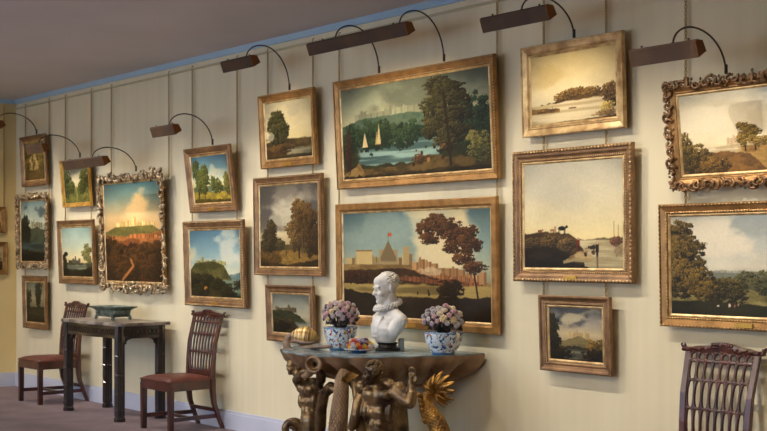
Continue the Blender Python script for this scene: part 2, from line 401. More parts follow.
def art_blue_meadow(P):
    P.sky([(0,(72,120,158)),(.3,(110,152,172)),(.55,(196,204,178)),(.7,(176,176,110)),(1,(120,104,40))]); P.clouds((200,206,190),3,.5,.15,.25,.6,.7)
    P.ground([(0,.66),(.5,.64),(1,.66)],(104,122,96),(78,100,76)); P.ground([(0,.74),(.6,.78),(1,.76)],(190,164,58),(128,120,46)); P.rect(.5,.78,.745,.765,(190,196,180),.8)
    P.blob(.6,.6,.12,.16,(56,72,38),(104,116,60)); P.blob(.7,.66,.1,.12,(60,74,36),(100,108,50)); P.blob(.98,.6,.13,.22,(64,74,34),(120,116,56))
    P.tree(.14,.1,.9,.13,(46,58,30),(98,110,56),seed=6,tw=.022,bend=-.03); P.tree(.3,.22,.9,.17,(48,60,30),(104,112,56),seed=11,tw=.016,bend=.05); P.ground([(0,.9),(1,.94)],(70,64,26),(104,88,32))
def art_hill_castle(P):
    P.sky([(0,(78,124,160)),(.35,(124,164,186)),(.65,(196,202,182)),(1,(150,150,120))]); P.clouds((214,214,200),2.4,.5,.16,.0,.6,.6,.2,1.2); P.clouds((226,206,160),2,.45,.15,.3,.6,.6,-.3,.2)
    P.ground([(.0,.7),(.7,.68),(1,.62)],(110,140,150),(96,124,132)); P.castle(.12,.72,.5,.08,(164,160,104),(110,112,72),9,12,keep=.22)
    P.ground([(0,.6),(.1,.5),(.45,.46),(.68,.52),(.82,.72),(1,.95)],(112,108,58),(66,68,36),.015); P.water(.74,.98,(120,142,128),(84,104,92),.66,1.0,1)
    P.ground([(0,.66),(.4,.68),(.75,.82),(1,.98)],(44,44,24),(82,72,34),.05); 
    for u,v,r in ((.1,.75,.14),(.35,.74,.12),(.55,.8,.13),(.75,.9,.14),(.95,.8,.09),(.2,.92,.16)): P.blob(u,v,r,r*.7,(26,28,18),(66,62,32))
    P.dots(3,.2,.35,.84,.88,[(200,130,50)],.02)
def art_big_tree(P):
    P.sky([(0,(196,190,160)),(.4,(220,208,166)),(.65,(224,206,150)),(1,(120,100,60))]); P.clouds((176,172,156),3,.5,.12,0,.45,.6)
    P.castle(.5,.95,.7,.06,(150,138,108),(110,100,80),6,3); P.ground([(0,.7),(.4,.66),(1,.68)],(112,92,50),(72,60,36),.02)
    for dx,dv,r in ((0,.2,.14),(-.02,.34,.18),(.05,.45,.18),(-.03,.55,.17),(.1,.58,.12)): P.blob(.27+dx,.08+dv,r,r*.85,(40,44,26),(94,92,54))
    P.blob(.1,.6,.1,.08,(200,196,180),(230,226,210),20,.3,amt=.6); P.line([(.27,.5),(.28,.75)],.025,(44,34,22)); P.ground([(0,.78),(.3,.74),(.6,.86),(1,.8)],(84,62,34),(130,100,54),.04); P.water(.82,.95,(150,146,120),(110,108,90),.45,.98)
    P.blob(.4,.82,.18,.08,(50,38,24),(120,92,52)); P.ground([(0,.95),(1,.93)],(60,54,30),(84,72,40))
def art_storm_trees(P):
    P.sky([(0,(112,108,104)),(.3,(150,146,138)),(.6,(196,184,150)),(1,(110,84,40))]); P.clouds((84,82,84),2.4,.45,.12,-.1,.6,.85); P.clouds((206,202,180),2.4,.5,.14,.05,.6,.6,.1,.75)
    P.ground([(0,.74),(.5,.72),(1,.74)],(96,84,52),(64,58,38)); P.ground([(0,.8),(.5,.78),(1,.84)],(150,120,58),(80,60,30),.03)
    P.blob(.18,.7,.17,.1,(50,46,30),(84,74,46)); P.tree(.18,.44,.82,.1,(46,42,28),(84,72,44),seed=5,n=5); P.blob(.36,.73,.08,.05,(60,56,34),(90,80,48))
    P.tree(.68,.2,.88,.24,(62,46,28),(124,100,58),seed=9,n=9,tw=.02); P.blob(.78,.42,.2,.16,(54,40,24),(112,86,46)); P.blob(.9,.6,.15,.25,(52,40,24),(94,72,40)); P.line([(.73,.6),(.74,.86)],.008,(110,90,62)); P.figure(.46,.86,.06); P.ground([(0,.93),(.5,.97),(1,.9)],(56,42,24),(84,64,34))
def art_dusky_castle(P):
    P.sky([(0,(96,104,108)),(.3,(140,146,138)),(.55,(160,158,140)),(1,(80,84,76))]); P.castle(.08,.65,.42,.12,(112,100,76),(70,64,52),6,6,keep=.42)
    P.ground([(0,.42),(.5,.42),(.75,.55),(1,.78)],(66,72,42),(42,48,30),.03); P.water(.7,.95,(140,146,136),(100,106,98),.6,1.0); P.ground([(0,.62),(.5,.64),(.8,.9),(1,.98)],(92,74,42),(52,42,26),.04); P.blob(.2,.85,.25,.16,(26,24,16),(54,46,26))
def art_lake_tree(P):
    P.sky([(0,(112,124,112)),(.2,(146,158,140)),(.42,(186,182,146)),(.6,(90,110,92)),(1,(60,60,36))]); P.clouds((90,100,92),2,.5,.15,-.1,.4,.7); P.clouds((190,180,146),2,.52,.12,.15,.4,.6,.1,.7)
    P.castle(.1,.62,.34,.09,(140,148,128),(112,124,110),12,13,amt=.8,keep=.32); P.ground([(0,.42),(.15,.35),(.5,.34),(.7,.4),(1,.36)],(94,116,100),(74,100,88),.01); P.ground([(0,.5),(.3,.46),(.6,.5),(1,.46)],(52,80,66),(36,58,48),.02)
    P.ground([(0,.68),(1,.62)],(60,66,38),(44,50,30)); P.water(.62,.86,(126,160,160),(70,100,104),.12,.7,rough=.03); P.rect(.3,.5,.64,.652,(180,186,170),.7)
    for u,v,r in ((.08,.55,.08),(.2,.56,.1),(.3,.55,.09),(.42,.58,.08),(.5,.56,.07),(.9,.5,.14)): P.blob(u,v,r*.8,r*1.7,(26,48,36),(60,84,54))
    P.tri((.15,.66),(.19,.66),(.17,.5),(206,184,136)); P.tri((.255,.64),(.285,.64),(.275,.42),(196,178,126)); P.tri((.245,.64),(.26,.64),(.258,.5),(180,160,110)); P.line([(.25,.65),(.3,.65)],.01,(70,46,30))
    P.ground([(0,.86),(.25,.9),(.5,.88),(.62,.8),(.75,.84),(1,.86)],(112,92,48),(70,58,32),.02)
    for u,v,ru,rv in ((.68,.1,.12,.1),(.74,.18,.15,.13),(.66,.3,.13,.12),(.79,.28,.12,.12),(.7,.42,.16,.14),(.8,.44,.11,.13),(.66,.55,.12,.13),(.78,.6,.13,.14),(.72,.7,.1,.12)): P.blob(u,v,ru*.68,rv*.72,(28,30,18),(84,80,44))
    P.line([(.75,.92),(.74,.6),(.72,.2)],.02,(48,36,20)); P.blob(.93,.76,.09,.14,(54,64,34),(130,124,66)); P.blob(.55,.84,.05,.05,(60,44,26),(110,78,44)); P.dots(12,.42,.72,.72,.9,[(52,34,22),(90,60,36),(150,110,70)],.022)
    P.ground([(.0,.95),(.1,.86),(.12,.82),(.16,.95),(.3,1)],(170,140,84),(120,90,50),.004); P.line([(.03,.9),(.06,.4)],.012,(56,34,22)); P.blob(.045,.7,.02,.2,(56,34,24),(86,52,34)); P.ground([(0,.97),(1,.95)],(44,38,22),(70,58,30))
def art_long_castle(P):
    P.sky([(0,(92,122,132)),(.3,(120,146,148)),(.5,(150,160,146)),(1,(100,90,60))]); P.clouds((214,196,156),1.8,.42,.1,-.2,.62,.95,.5,1.0); P.clouds((140,158,156),2.5,.5,.15,0,.4,.5)
    P.castle(.02,.5,.48,.1,(176,154,108),(104,84,60),7,21,amt=1); P.rect(.27,.4,.36,.5,(150,132,98)); P.ground([(.27,2),(.28,.43),(.335,.27),(.39,.43),(.4,2)],(120,104,78),None,.002,vmax=.47); P.line([(.335,.28),(.335,.2)],.004,(50,40,30)); P.rect(.335,.36,.2,.235,(190,90,50)); P.rect(.44,.48,.33,.5,(164,142,100)); P.rect(.1,.22,.36,.5,(182,160,110)); P.rect(.1,.22,.36,.375,(130,108,74))
    P.ground([(0,.5),(.5,.5),(.55,.52),(1,.66)],(150,126,76),(116,92,54),.004); P.castle(.5,.97,.52,.11,(176,134,90),(120,84,56),11,14,slope=.3); P.castle(.46,.9,.57,.07,(164,112,72),(104,70,48),17,44,slope=.22); P.ground([(.0,.56),(.45,.53),(.6,.6),(1,.72)],(62,44,28),(84,58,34),.01)
    P.castle(.42,.95,.63,.05,(142,88,56),(88,58,40),19,31,slope=.12); P.water(.68,.8,(164,144,84),(120,104,62),amt=.95); P.dots(10,.05,.95,.7,.79,[(40,28,20)],.014)
    P.ground([(0,.74),(.25,.78),(.45,.84),(.6,.8),(1,.78)],(44,34,24),(60,46,30),.02); P.blob(.12,.62,.07,.06,(50,32,22),(84,54,34)); P.blob(.05,.62,.05,.06,(50,32,22),(84,54,34)); P.blob(.74,.72,.08,.08,(40,30,20),(56,42,26)); P.blob(.62,.56,.08,.04,(196,176,150),(210,190,160),15,.4,amt=.6)
    P.line([(.92,.8),(.9,.6),(.86,.4),(.8,.3),(.7,.2)],.012,(60,38,22))
    for u,v,ru,rv in ((.66,.1,.07,.06),(.6,.17,.06,.07),(.72,.16,.09,.08),(.62,.26,.06,.05),(.8,.24,.09,.07),(.86,.32,.08,.08),(.76,.34,.05,.05),(.83,.44,.06,.05),(.9,.52,.07,.05),(.88,.2,.04,.05)): P.blob(u,v,ru,rv,(54,36,22),(108,72,40),30,.9)
def art_golden_lake(P):
    P.sky([(0,(226,200,138)),(.3,(234,214,160)),(.55,(236,220,176)),(.7,(214,204,170)),(1,(190,180,150))]); P.clouds((206,176,112),2,.52,.14,.1,.55,.5,0,.5)
    P.ground([(0,.76),(.3,.68),(.4,.6),(.75,.58),(1,.66)],(112,88,44),(78,60,30),.03); P.water(.7,.98,(216,202,168),(184,168,132),rough=.015,slope=.05)
    for u,v in ((.36,.64),(.44,.6),(.52,.58),(.6,.58),(.68,.6),(.75,.6)): P.blob(u,v,.07,.06,(86,66,32),(150,118,58))
    P.blob(.93,.68,.09,.16,(66,52,26),(136,104,48)); P.ground([(-.1,.76),(.2,.77),(.35,.79),(.36,1.2)],(150,118,62),(96,74,40),.01,vmax=.84); P.blob(.9,.83,.07,.07,(150,120,60),(214,180,100)); P.blob(.87,.92,.12,.04,(120,96,56),(160,130,80)); P.boat(.5,.8,.05,(112,56,34)); P.boat(.26,.8,.04,(80,56,34)); P.boat(.12,.82,.05,(80,60,40))
def art_cows_river(P):
    P.sky([(0,(176,176,166)),(.3,(200,194,172)),(.55,(218,204,164)),(.7,(228,208,154)),(1,(206,194,160))]); P.clouds((178,180,174),1.6,.5,.15,0,.5,.4,-.3,.6)
    P.ground([(.6,.73),(.8,.725),(1,.71)], (120,108,78), (94,84,60)); P.water(.735,1.1,(196,186,150),(160,148,116),rough=.006)
    P.ground([(0,.665),(.3,.66),(.47,.67),(.56,.74),(.62,.84),(.64,1.3)],(98,76,42),(62,48,28),.02); P.ground([(0,.8),(.2,.78),(.4,.82),(.52,.9),(.56,1.1)],(58,46,28),(36,28,18),.03)
    P.ground([(0,.93),(.4,.93),(.6,.96),(.8,1.05)],(30,24,16),(50,38,22),.02); P.blob(.1,.76,.1,.05,(50,40,22),(110,88,48)); P.blob(.3,.74,.12,.05,(52,42,24),(120,94,52)); P.blob(.45,.78,.08,.06,(50,40,24),(124,100,60))
    P.ground([(.4,2),(.41,.93),(.55,.84),(.66,.83),(.7,.88),(.71,2)],(176,156,112),(120,98,66),.015,vmax=.93); P.line([(.42,.94),(.52,.92),(.66,.93)],.014,(150,136,104))
    P.cow(.17,.675,.05,(176,104,56)); P.cow(.3,.67,.05,(196,140,84)); P.cow(.4,.675,.085,(44,38,34)); P.line([(.33,.65),(.33,.615)],.016,(170,140,110)); P.figure(.565,.83,.12,(130,44,34)); P.dots(9,.6,.72,.8,.87,[(60,44,30),(110,84,56),(176,160,130)],.02)
    P.figure(.75,.88,.13,(34,30,34)); P.line([(.75,.88),(.752,.99)],.012,(96,86,70),.7); P.blob(.93,.75,.05,.04,(90,50,36),(130,90,60)); P.line([(.91,.74),(.91,.57)],.003,(110,86,64)); P.line([(.95,.74),(.95,.6)],.003,(110,86,64)); P.blob(.95,.83,.04,.06,(120,96,70),(150,128,96),amt=.6)
def art_golden_haze(P):
    P.sky([(0,(92,96,104)),(.25,(144,142,140)),(.5,(186,170,138)),(1,(80,76,58))]); P.clouds((70,74,86),2.2,.5,.12,-.1,.4,.8); P.clouds((206,196,160),2.2,.52,.1,.1,.4,.7)
    P.castle(.35,.75,.54,.12,(180,156,110),(150,130,96),7,2,amt=.75,keep=.5); P.ground([(0,.7),(.3,.62),(.55,.53),(.8,.6),(1,.7)],(132,116,76),(96,96,70),.02,amt=.85); P.ground([(0,.74),(.5,.72),(1,.76)],(54,52,36),(80,72,46),.03)
    P.water(.78,.96,(130,130,112),(80,84,76),.3,.75); P.blob(.05,.42,.12,.28,(36,38,22),(66,60,32)); P.blob(.12,.66,.1,.14,(30,30,20),(60,52,30)); P.blob(.88,.72,.16,.16,(56,46,22),(140,112,48)); P.blob(.8,.86,.18,.1,(34,28,18),(66,52,28)); P.blob(.22,.88,.2,.1,(30,26,18),(60,48,30)); P.dots(6,.2,.5,.8,.9,[(30,24,18),(150,130,100)],.02)
def art_misty_lake(P):
    P.sky([(0,(196,196,182)),(.3,(222,212,184)),(.6,(230,216,184)),(1,(200,170,110))]); P.clouds((126,150,170),1.4,.34,.2,-.2,.42,.8,.7,1.6); P.clouds((206,164,108),2.5,.55,.08,.1,.35,.6,0,.3); P.clouds((236,228,208),2,.5,.12,.1,.6,.6)
    P.castle(.34,.55,.64,.13,(196,170,140),(176,152,128),5,3,amt=.7,keep=.42); P.castle(.56,.9,.64,.08,(176,176,170),(150,156,156),5,9,amt=.6); P.ground([(.2,.68),(.4,.66),(.7,.62),(1,.6)],(190,166,130),(160,150,126),.01,amt=.8)
    P.ground([(.25,.72),(.5,.68),(.8,.66),(1,.62)],(172,138,78),(128,98,52),.015); P.water(.69,.98,(222,212,190),(180,160,126),-.1,.42,rough=.03); P.ground([(.35,.74),(.5,.78),(.62,.98),(1,.9)],(146,108,56),(104,78,44),.03)
    P.tree(.47,.4,.74,.07,(84,76,30),(150,124,52),seed=8,n=6); P.tree(.54,.44,.74,.06,(84,76,30),(150,124,52),seed=3,n=5); P.blob(.6,.64,.08,.05,(100,84,36),(160,130,60)); P.blob(.1,.8,.1,.16,(66,58,26),(140,116,50)); P.blob(.03,.7,.05,.2,(70,62,28),(130,110,50)); P.blob(.24,.9,.1,.1,(80,64,28),(140,108,46)); P.figure(.3,.9,.08)
def art_wide_plain(P):
    P.sky([(0,(134,148,158)),(.3,(168,176,178)),(.5,(196,194,182)),(.62,(170,170,160)),(1,(60,60,36))]); P.clouds((214,206,190),2.2,.5,.12,.05,.5,.85); P.clouds((140,150,160),2,.5,.12,-.1,.35,.5)
    P.ground([(0,.56),(.5,.55),(1,.56)],(128,136,132),(112,120,112),.004); P.castle(.3,.5,.56,.03,(150,150,144),(120,124,120),5,3,amt=.7); P.ground([(0,.64),(.5,.62),(1,.63)],(98,100,72),(76,82,58),.01); P.ground([(.3,.74),(1,.72)],(150,140,86),(110,104,62),.01)
    for u,v,ru,rv in ((.5,.64,.06,.08),(.62,.66,.08,.1),(.7,.64,.08,.08),(.85,.68,.1,.1),(.95,.66,.1,.12)): P.blob(u,v,ru,rv,(54,58,36),(98,96,58))
    for u,v,ru,rv in ((.82,.8,.1,.13),(.72,.8,.08,.11),(.93,.82,.09,.12),(.4,.76,.1,.12),(.3,.74,.08,.12)): P.blob(u,v,ru,rv,(48,46,22),(106,94,44))
    for u,v,ru,rv in ((.05,.2,.1,.14),(.1,.34,.12,.14),(.04,.45,.1,.14),(.13,.52,.1,.14),(.08,.66,.12,.16),(.2,.66,.09,.13),(.25,.76,.08,.1)): P.blob(u,v,ru,rv,(44,40,18),(128,104,42))
    P.ground([(0,.86),(.3,.85),(1,.92)],(44,44,22),(62,58,28),.01); P.dots(6,.26,.48,.87,.9,[(200,190,170),(120,60,40)],.014)
def art_small_brown(P):
    P.sky([(0,(190,180,150)),(.5,(170,150,110)),(1,(70,54,32))]); P.ground([(0,.6),(1,.65)],(86,66,38),(56,44,26)); P.blob(.7,.45,.2,.25,(60,50,28),(100,84,46)); P.blob(.2,.55,.15,.15,(60,50,28),(96,80,44))
# ------------------------------------------------------------------ the room
ZB = 3.228                      # underside of the cornice
ZC = 3.27
XR, YF = 2.5, -8.4
def struct(mb, name, m, **k):
    return tag(mb.build(name, m, **k), kind='structure')
struct(MB().box(XC-.2, XR+.2, YF-.2, .2, -.15, 0), 'floor', M['carpet'])
struct(MB().box(XC-.2, XR+.2, YF-.2, .2, ZC, ZC+.15), 'ceiling', M['ceiling'])
struct(MB().box(XC-.2, XR+.2, 0, .2, 0, ZC), 'wall_back', M['wall'])
struct(MB().box(XC-.2, XC, YF, 0, 0, ZC), 'wall_left', M['endwall'])
struct(MB().box(XR, XR+.2, YF, 0, 0, ZC), 'wall_right', M['endwall'])
wins = [(-12.6, -10.8), (-9.6, -7.8), (-6.2, -4.4)]
mb = MB(); x = XC-.2
for a, b in wins:
    mb.box(x, a, YF-.2, YF, 0, ZC); mb.box(a, b, YF-.2, YF, 0, .75); mb.box(a, b, YF-.2, YF, 2.65, ZC); x = b
mb.box(x, XR+.2, YF-.2, YF, 0, ZC)
struct(mb, 'wall_front', M['endwall'])
for i, (a, b) in enumerate(wins):
    mb = MB()
    for x0, x1, z0, z1 in ((a, a+.06, .75, 2.65), (b-.06, b, .75, 2.65), (a, b, .75, .81), (a, b, 2.59, 2.65), (a, b, 1.68, 1.72), ((a+b)/2-.02, (a+b)/2+.02, .75, 2.65)):
        mb.box(x0, x1, YF-.12, YF-.06, z0, z1)
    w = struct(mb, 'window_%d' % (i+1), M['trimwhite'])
def prof_run(pts, prof, name, m):           # extrude a (out, z) profile along the back wall
    mb = MB(); n = len(prof); vs = []
    for x in pts: vs += [(x, -o, z) for o, z in prof]
    fs = []
    for i in range(len(pts)-1):
        for k in range(n-1): a = i*n+k; fs.append((a, a+1, a+1+n, a+n))
    mb.add(vs, fs); return struct(mb, name, m)
cor = [(0, ZB), (.022, ZB), (.024, ZB+.008), (.032, ZB+.018), (.042, ZB+.032), (.048, ZC)]
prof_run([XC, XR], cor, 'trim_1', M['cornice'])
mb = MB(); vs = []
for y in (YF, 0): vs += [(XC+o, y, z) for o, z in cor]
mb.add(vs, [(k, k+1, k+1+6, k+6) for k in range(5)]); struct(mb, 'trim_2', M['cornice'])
prof_run([XC, XR], [(0, ZB-.062), (.012, ZB-.062), (.018, ZB-.052), (.014, ZB-.045), (0, ZB-.042)], 'trim_3', M['rail'])
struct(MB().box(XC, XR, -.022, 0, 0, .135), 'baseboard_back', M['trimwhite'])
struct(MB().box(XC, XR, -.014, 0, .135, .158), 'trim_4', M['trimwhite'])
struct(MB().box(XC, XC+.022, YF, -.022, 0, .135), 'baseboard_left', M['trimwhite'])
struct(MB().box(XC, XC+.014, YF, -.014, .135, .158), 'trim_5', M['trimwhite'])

# ------------------------------------------------------------------ framed pictures
T = .03; GAP = .042
STY = {
 'gold':   ([(0,0),(0,-.8),(.006,-1),(.014,-1),(.02,-.8),(.045,-.6),(.058,-.5),(.064,-.55),(.072,-.5),(.078,-.3)], 'gold'),
 'bronze': ([(0,0),(0,-.85),(.008,-1),(.018,-1),(.026,-.85),(.04,-.8),(.055,-.5),(.066,-.45),(.072,-.5),(.08,-.3)], 'bronzegold'),
 'scoop':  ([(0,0),(0,-.9),(.01,-1),(.02,-.95),(.03,-.7),(.05,-.55),(.06,-.6),(.07,-.5),(.08,-.3)], 'bronzegold'),
 'bright': ([(0,0),(0,-.8),(.006,-1),(.016,-1),(.03,-.8),(.05,-.65),(.056,-.4),(.06,-.3)], 'brightgold'),
 'flat':   ([(0,0),(0,-.85),(.008,-1),(.06,-.95),(.066,-.8),(.075,-.7),(.08,-.35)], 'gold'),
}
def rect_sweep(W, H, prof, x0=0, t=T):
    mb = MB(); vs = []; n = len(prof)
    for w, d in prof:
        for cx, cz in ((-W/2+w, w), (W/2-w, w), (W/2-w, H-w), (-W/2+w, H-w)): vs.append((cx, d*t, cz))
    fs = []
    for j in range(n-1):
        for k in range(4): a = 4*j+k; b = 4*j+(k+1)%4; fs.append((a, b, b+4, a+4))
    return mb.add(vs, fs)
def beads(W, H, w, y, step, r, fl=(1,1,1), mb=None):
    mb = mb or MB()
    for ax in (0, 1):
        L = (W if ax == 0 else H)-2*w; n = max(2, int(L/step))
        for side in (0, 1):
            for k in range(n+1):
                p = w+L*k/n
                if ax == 0: c = (-W/2+p, y, w if side == 0 else H-w); R = (r*fl[0], r, r*fl[1])
                else: c = (-W/2+w if side == 0 else W/2-w, y, p); R = (r*fl[1], r, r*fl[0])
                mb.ball(c, R, 6, 4)
    return mb
def scroll(mb, c, R, a0, turn, out, r=.008, tw=1.35):
    pts = []; rs = []
    for k in range(14):
        f = k/13; a = a0+turn*f*2*PI*tw*.5; q = R*(1-.78*f)
        pts.append((c[0]+q*math.cos(a), c[1]-.012*math.sin(f*PI)-.004, c[2]+q*math.sin(a))); rs.append(r*(1.15-.5*f))
    mb.tube(pts, rs, 6)
    mb.ball((c[0], c[1]-.006, c[2]), R*.3, 6, 4)
def rococo(W, H, R, seed, step=1.75):
    """carved foliage scrolls running round the outside of a frame"""
    mb = MB(); q = random.Random(seed); w = R*.95; y = -T*.75
    for side in range(4):
        L = W if side % 2 == 0 else H; n = max(3, int((L-2*w)/(R*step)))
        for k in range(n+1):
            p = w+(L-2*w)*k/n; j = (q.random()-.5)*R*.5; rr = R*(.75+.45*q.random())
            o = w*.72+j*.5
            if side == 0: c = (-W/2+p, y, o)
            elif side == 1: c = (W/2-o, y, p)
            elif side == 2: c = (-W/2+p, y, H-o)
            else: c = (-W/2+o, y, p)
            s = 1 if k % 2 else -1
            scroll(mb, c, rr, q.random()*2*PI, s, side, R*.27)
            for m in range(3):                      # leaf lobes
                a = q.random()*2*PI; d = rr*(.6+.5*q.random()); e = (c[0]+math.cos(a)*d, y-.004, c[2]+math.sin(a)*d)
                mb.ball(e, (R*.34, R*.24, R*.2), 6, 4, Euler((0, -a, 0)).to_matrix())
    for cx, cz in ((-W/2+w*.9, w*.9), (W/2-w*.9, w*.9), (W/2-w*.9, H-w*.9), (-W/2+w*.9, H-w*.9)):   # corner and centre shells
        for m in range(7):
            a = m*2*PI/7; mb.ball((cx+math.cos(a)*R*.7, y-.01, cz+math.sin(a)*R*.7), (R*.5, R*.3, R*.22), 6, 4, Euler((0, -a, 0)).to_matrix())
        mb.ball((cx, y-.015, cz), R*.35, 8, 5)
    for d in (R*1.25,):
        band = rect_sweep(W-2*d*.62, H-2*d*.62, [(0,-.1),(0,-.5),(d*.3,-.75),(d*.6,-.5),(d*.62,-.1)]); n0 = len(mb.v)
        mb.v += [(a, b, c+d*.62) for a, b, c in band.v]; mb.f += [tuple(i+n0 for i in f) for f in band.f]
    return mb
def picture(name, TL, TR, BL, BR, art, sty, label, orn=0, beadspec=None, plaque=False, fk=.75, outer=False, leanmax=9, right=None, res=1.7, mats=None, group=None):
    yb = -(GAP+T)
    TL, TR, BL, BR = [(q[0]-1.3, q[1]) if q else None for q in (TL, TR, BL, BR)]
    bl = at_y(*BL, yb); br = at_y(*BR, -GAP if outer else yb) if BR else None
    if right is not None: x1 = right
    else: x1 = br.x
    x0 = bl.x; z0 = bl.z if outer or not BR else (bl.z+br.z)/2
    tl = at_x(*TL, x0); lean1 = math.atan2(yb-tl.y, tl.z-z0)
    lean = lean1
    if TR: tr = at_x(*TR, x1); lean2 = math.atan2(yb-tr.y, tr.z-z0); lean = lean1 if outer else lean1*.7+lean2*.3
    lean = min(max(lean, math.radians(.6)), math.radians(leanmax))
    # height with this lean, from the top left corner
    best = None
    for Hh in np.linspace(.1, 1.6, 1501):
        y = yb-math.sin(lean)*Hh; z = z0+math.cos(lean)*Hh
        p = Vector((x0, y, z))-CAM; dd = p.dot(VIEW); py = CY-p.z*F/dd
        e = abs(py-TL[1])
        if TR and not outer:
            p = Vector((x1, y, z))-CAM; dd = p.dot(VIEW); e += abs(CY-p.z*F/dd-TR[1])
        if best is None or e < best[0]: best = (e, Hh)
    H = best[1]; W = x1-x0
    root = tag(empty('framed_painting', ((x0+x1)/2, -GAP, z0), (lean, 0, 0)), label, 'painting', group)
    prof, mk = STY[sty]; mk = (mats or {}).get('frame', mk)
    k = min(1, .22*min(W, H)/.08)
    k *= fk
    prof = [(w*k, d) for w, d in prof]; fw = prof[-1][0]; o = orn*.75 if orn else 0
    W2, H2 = W-2*o, H-2*o
    def off(mb):
        mb.v = [(a, b, c+o) for a, b, c in mb.v]; return mb
    off(rect_sweep(W2, H2, prof)).build('frame', M[mk], root)
    # gilt slip next to the canvas
    off(rect_sweep(W2-2*fw, H2-2*fw, [(0,-.3),(0,-.42),(.006,-.45),(.014,-.3),(.016,-.22)])).build('slip', M[(mats or {}).get('slip', 'palegold')], root)
    bt = root.children[-1]; bt.location.z = fw
    wi = fw+.010
    cw, chh = W2-2*wi, H2-2*wi
    dist = (Vector(((x0+x1)/2, 0, z0))-CAM).dot(VIEW)
    P = Paint(cw, chh, res*F/dist, seed=len(name)*7+int(TL[0])); globals()['art_'+art](P)
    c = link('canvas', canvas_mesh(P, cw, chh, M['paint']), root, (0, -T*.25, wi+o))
    MB().box(-W2/2+.01, W2/2-.01, -.006, -.001, .01+o, H2-.01+o).build('backing_board', M['woodback'], root)
    if beadspec:
        for w, step, r in beadspec:
            mb = MB(); ww = w*k; y = np.interp(ww, [p[0] for p in prof], [p[1] for p in prof])*T
            beads(W2, H2, ww, y-.001, step, r, (1.3, .9, 1), mb)
            off(mb).build('beading', M[(mats or {}).get('bead', 'palegold')], root, smooth=True)
    if orn: rococo(W, H, orn, int(TL[0])+5, 1.75 if orn > .04 else 1.05).build('carved_border', M[(mats or {}).get('orn', 'silver')], root, smooth=True)
    if plaque:
        MB().box(-.055, .055, -T*1.02, -T*.8, fw*.25+o, fw*.25+o+.022).build('nameplate', M['brass'], root)
    print('PIC %-14s x %.3f..%.3f z0 %.3f W %.3f H %.3f lean %.1f (l %.1f)' % (art, x0, x1, z0, W, H, math.degrees(lean), math.degrees(lean1)))
    PIX.append(dict(x0=x0, x1=x1, z0=z0, H=H, lean=lean, root=root)); return PIX[-1]
PIX = []
P1 = picture('a', (20,137.6), (48.6,133), (22.6,187.2), (50.1,185), 'wood_glade', 'bronze', 'small painting of a golden forest glade, top of the leftmost full column', beadspec=[(.066,.02,.004)], fk=.7, outer=True)
P2 = picture('b', (17.2,195.3), (50,191.5), (18.2,268), (51.5,268.8), 'dark_castle', 'scoop', 'dark blue-green castle painting in a knobbly carved frame, second down in the leftmost column', orn=.034, mats={'orn':'silver'}, fk=.5, outer=True)
P3 = picture('c', (22.6,275.4), (47.8,275.4), (23.8,327.6), (49.9,330.7), 'dim_grove', 'scoop', 'dim painting of two dark trees hanging behind the far chair, lowest of the leftmost column', outer=True)
P4 = picture('d', (60,160.8), (88.7,156.7), (63.8,207.6), (94.6,206.8), 'cloudy_lane', 'bright', 'small bright yellow-gold framed painting of a lane under grey clouds', mats={'slip':'brightgold'}, fk=.5, outer=True)
P5 = picture('e', (57.4,220.8), (95.7,218.3), (60,283.3), (98.7,284.6), 'quiet_river', 'scoop', 'painting of a pale blue evening sky over a dark riverbank, below the yellow-gold framed one', beadspec=[(.066,.02,.004)], fk=.8, outer=True)
P6 = picture('f', (98.2,176), (165,167.4), (102.4,289.8), (170.4,291.5), 'sunset_castle', 'gold', 'tall painting of a castle in orange light inside a pierced rococo scroll frame', orn=.05, mats={'orn':'silver'}, fk=.55, outer=True)
P7 = picture('g', (183.9,149.2), (234.1,142.5), (190.8,212.8), (239.6,210.5), 'blue_meadow', 'bronze', 'forward-leaning painting of tall trees beside a yellow meadow under blue sky', beadspec=[(.066,.018,.004)], plaque=True, fk=.85, outer=True)
P8 = picture('h', (183.5,221.7), (247.7,220.2), (186,305), (248.9,308.8), 'hill_castle', 'bronze', 'painting of a green castle hill under blue sky hanging above the middle mahogany chair', beadspec=[(.013,.022,.007),(.066,.018,.004)], plaque=True, fk=.88, outer=True)
P9 = picture('i', (258.2,96.2), (315.3,85.8), (261.7,169.3), (320.4,163.5), 'big_tree', 'gold', 'painting of one big dark tree against a cream sky, topmost of its column', beadspec=[(.013,.018,.004)], plaque=True, outer=True)
P10 = picture('j', (253.9,178.4), (324.4,172.8), (255,275), (326.3,275.6), 'storm_trees', 'gold', 'painting of brown trees and a sunlit track under stormy clouds, middle of its column', beadspec=[(.066,.018,.004),(.013,.02,.004)], mats={'frame':'bronzegold'}, outer=True)
P11 = picture('k', (265.8,284.5), (316,284.5), (267.6,340.3), (318,342.4), 'dusky_castle', 'scoop', 'small dusky painting of a castle on a dark hill, partly behind the gilt sea shell', outer=True)
P12 = picture('l', (333.2,82), (494.6,53), (338,189.4), (499,179), 'lake_tree', 'gold', 'very wide painting of a misty lake with boats and a huge dark tree', beadspec=[(.013,.02,.004),(.066,.016,.004)], mats={'slip':'palegold'})
P13 = picture('m', (336.4,205), (495.8,196), (337.5,322.5), (498.4,336.5), 'long_castle', 'flat', 'very wide painting of a long orange castle and a brown tree, behind the marble bust', plaque=True)
P14 = picture('n', (520.7,48.4), (623.2,29.6), (523,138.4), (625.2,126.8), 'golden_lake', 'gold', 'painting of a golden hazy lake with small boats and a haystack, topmost of its column', beadspec=[(.066,.014,.0045)], mats={'frame':'palegold'})
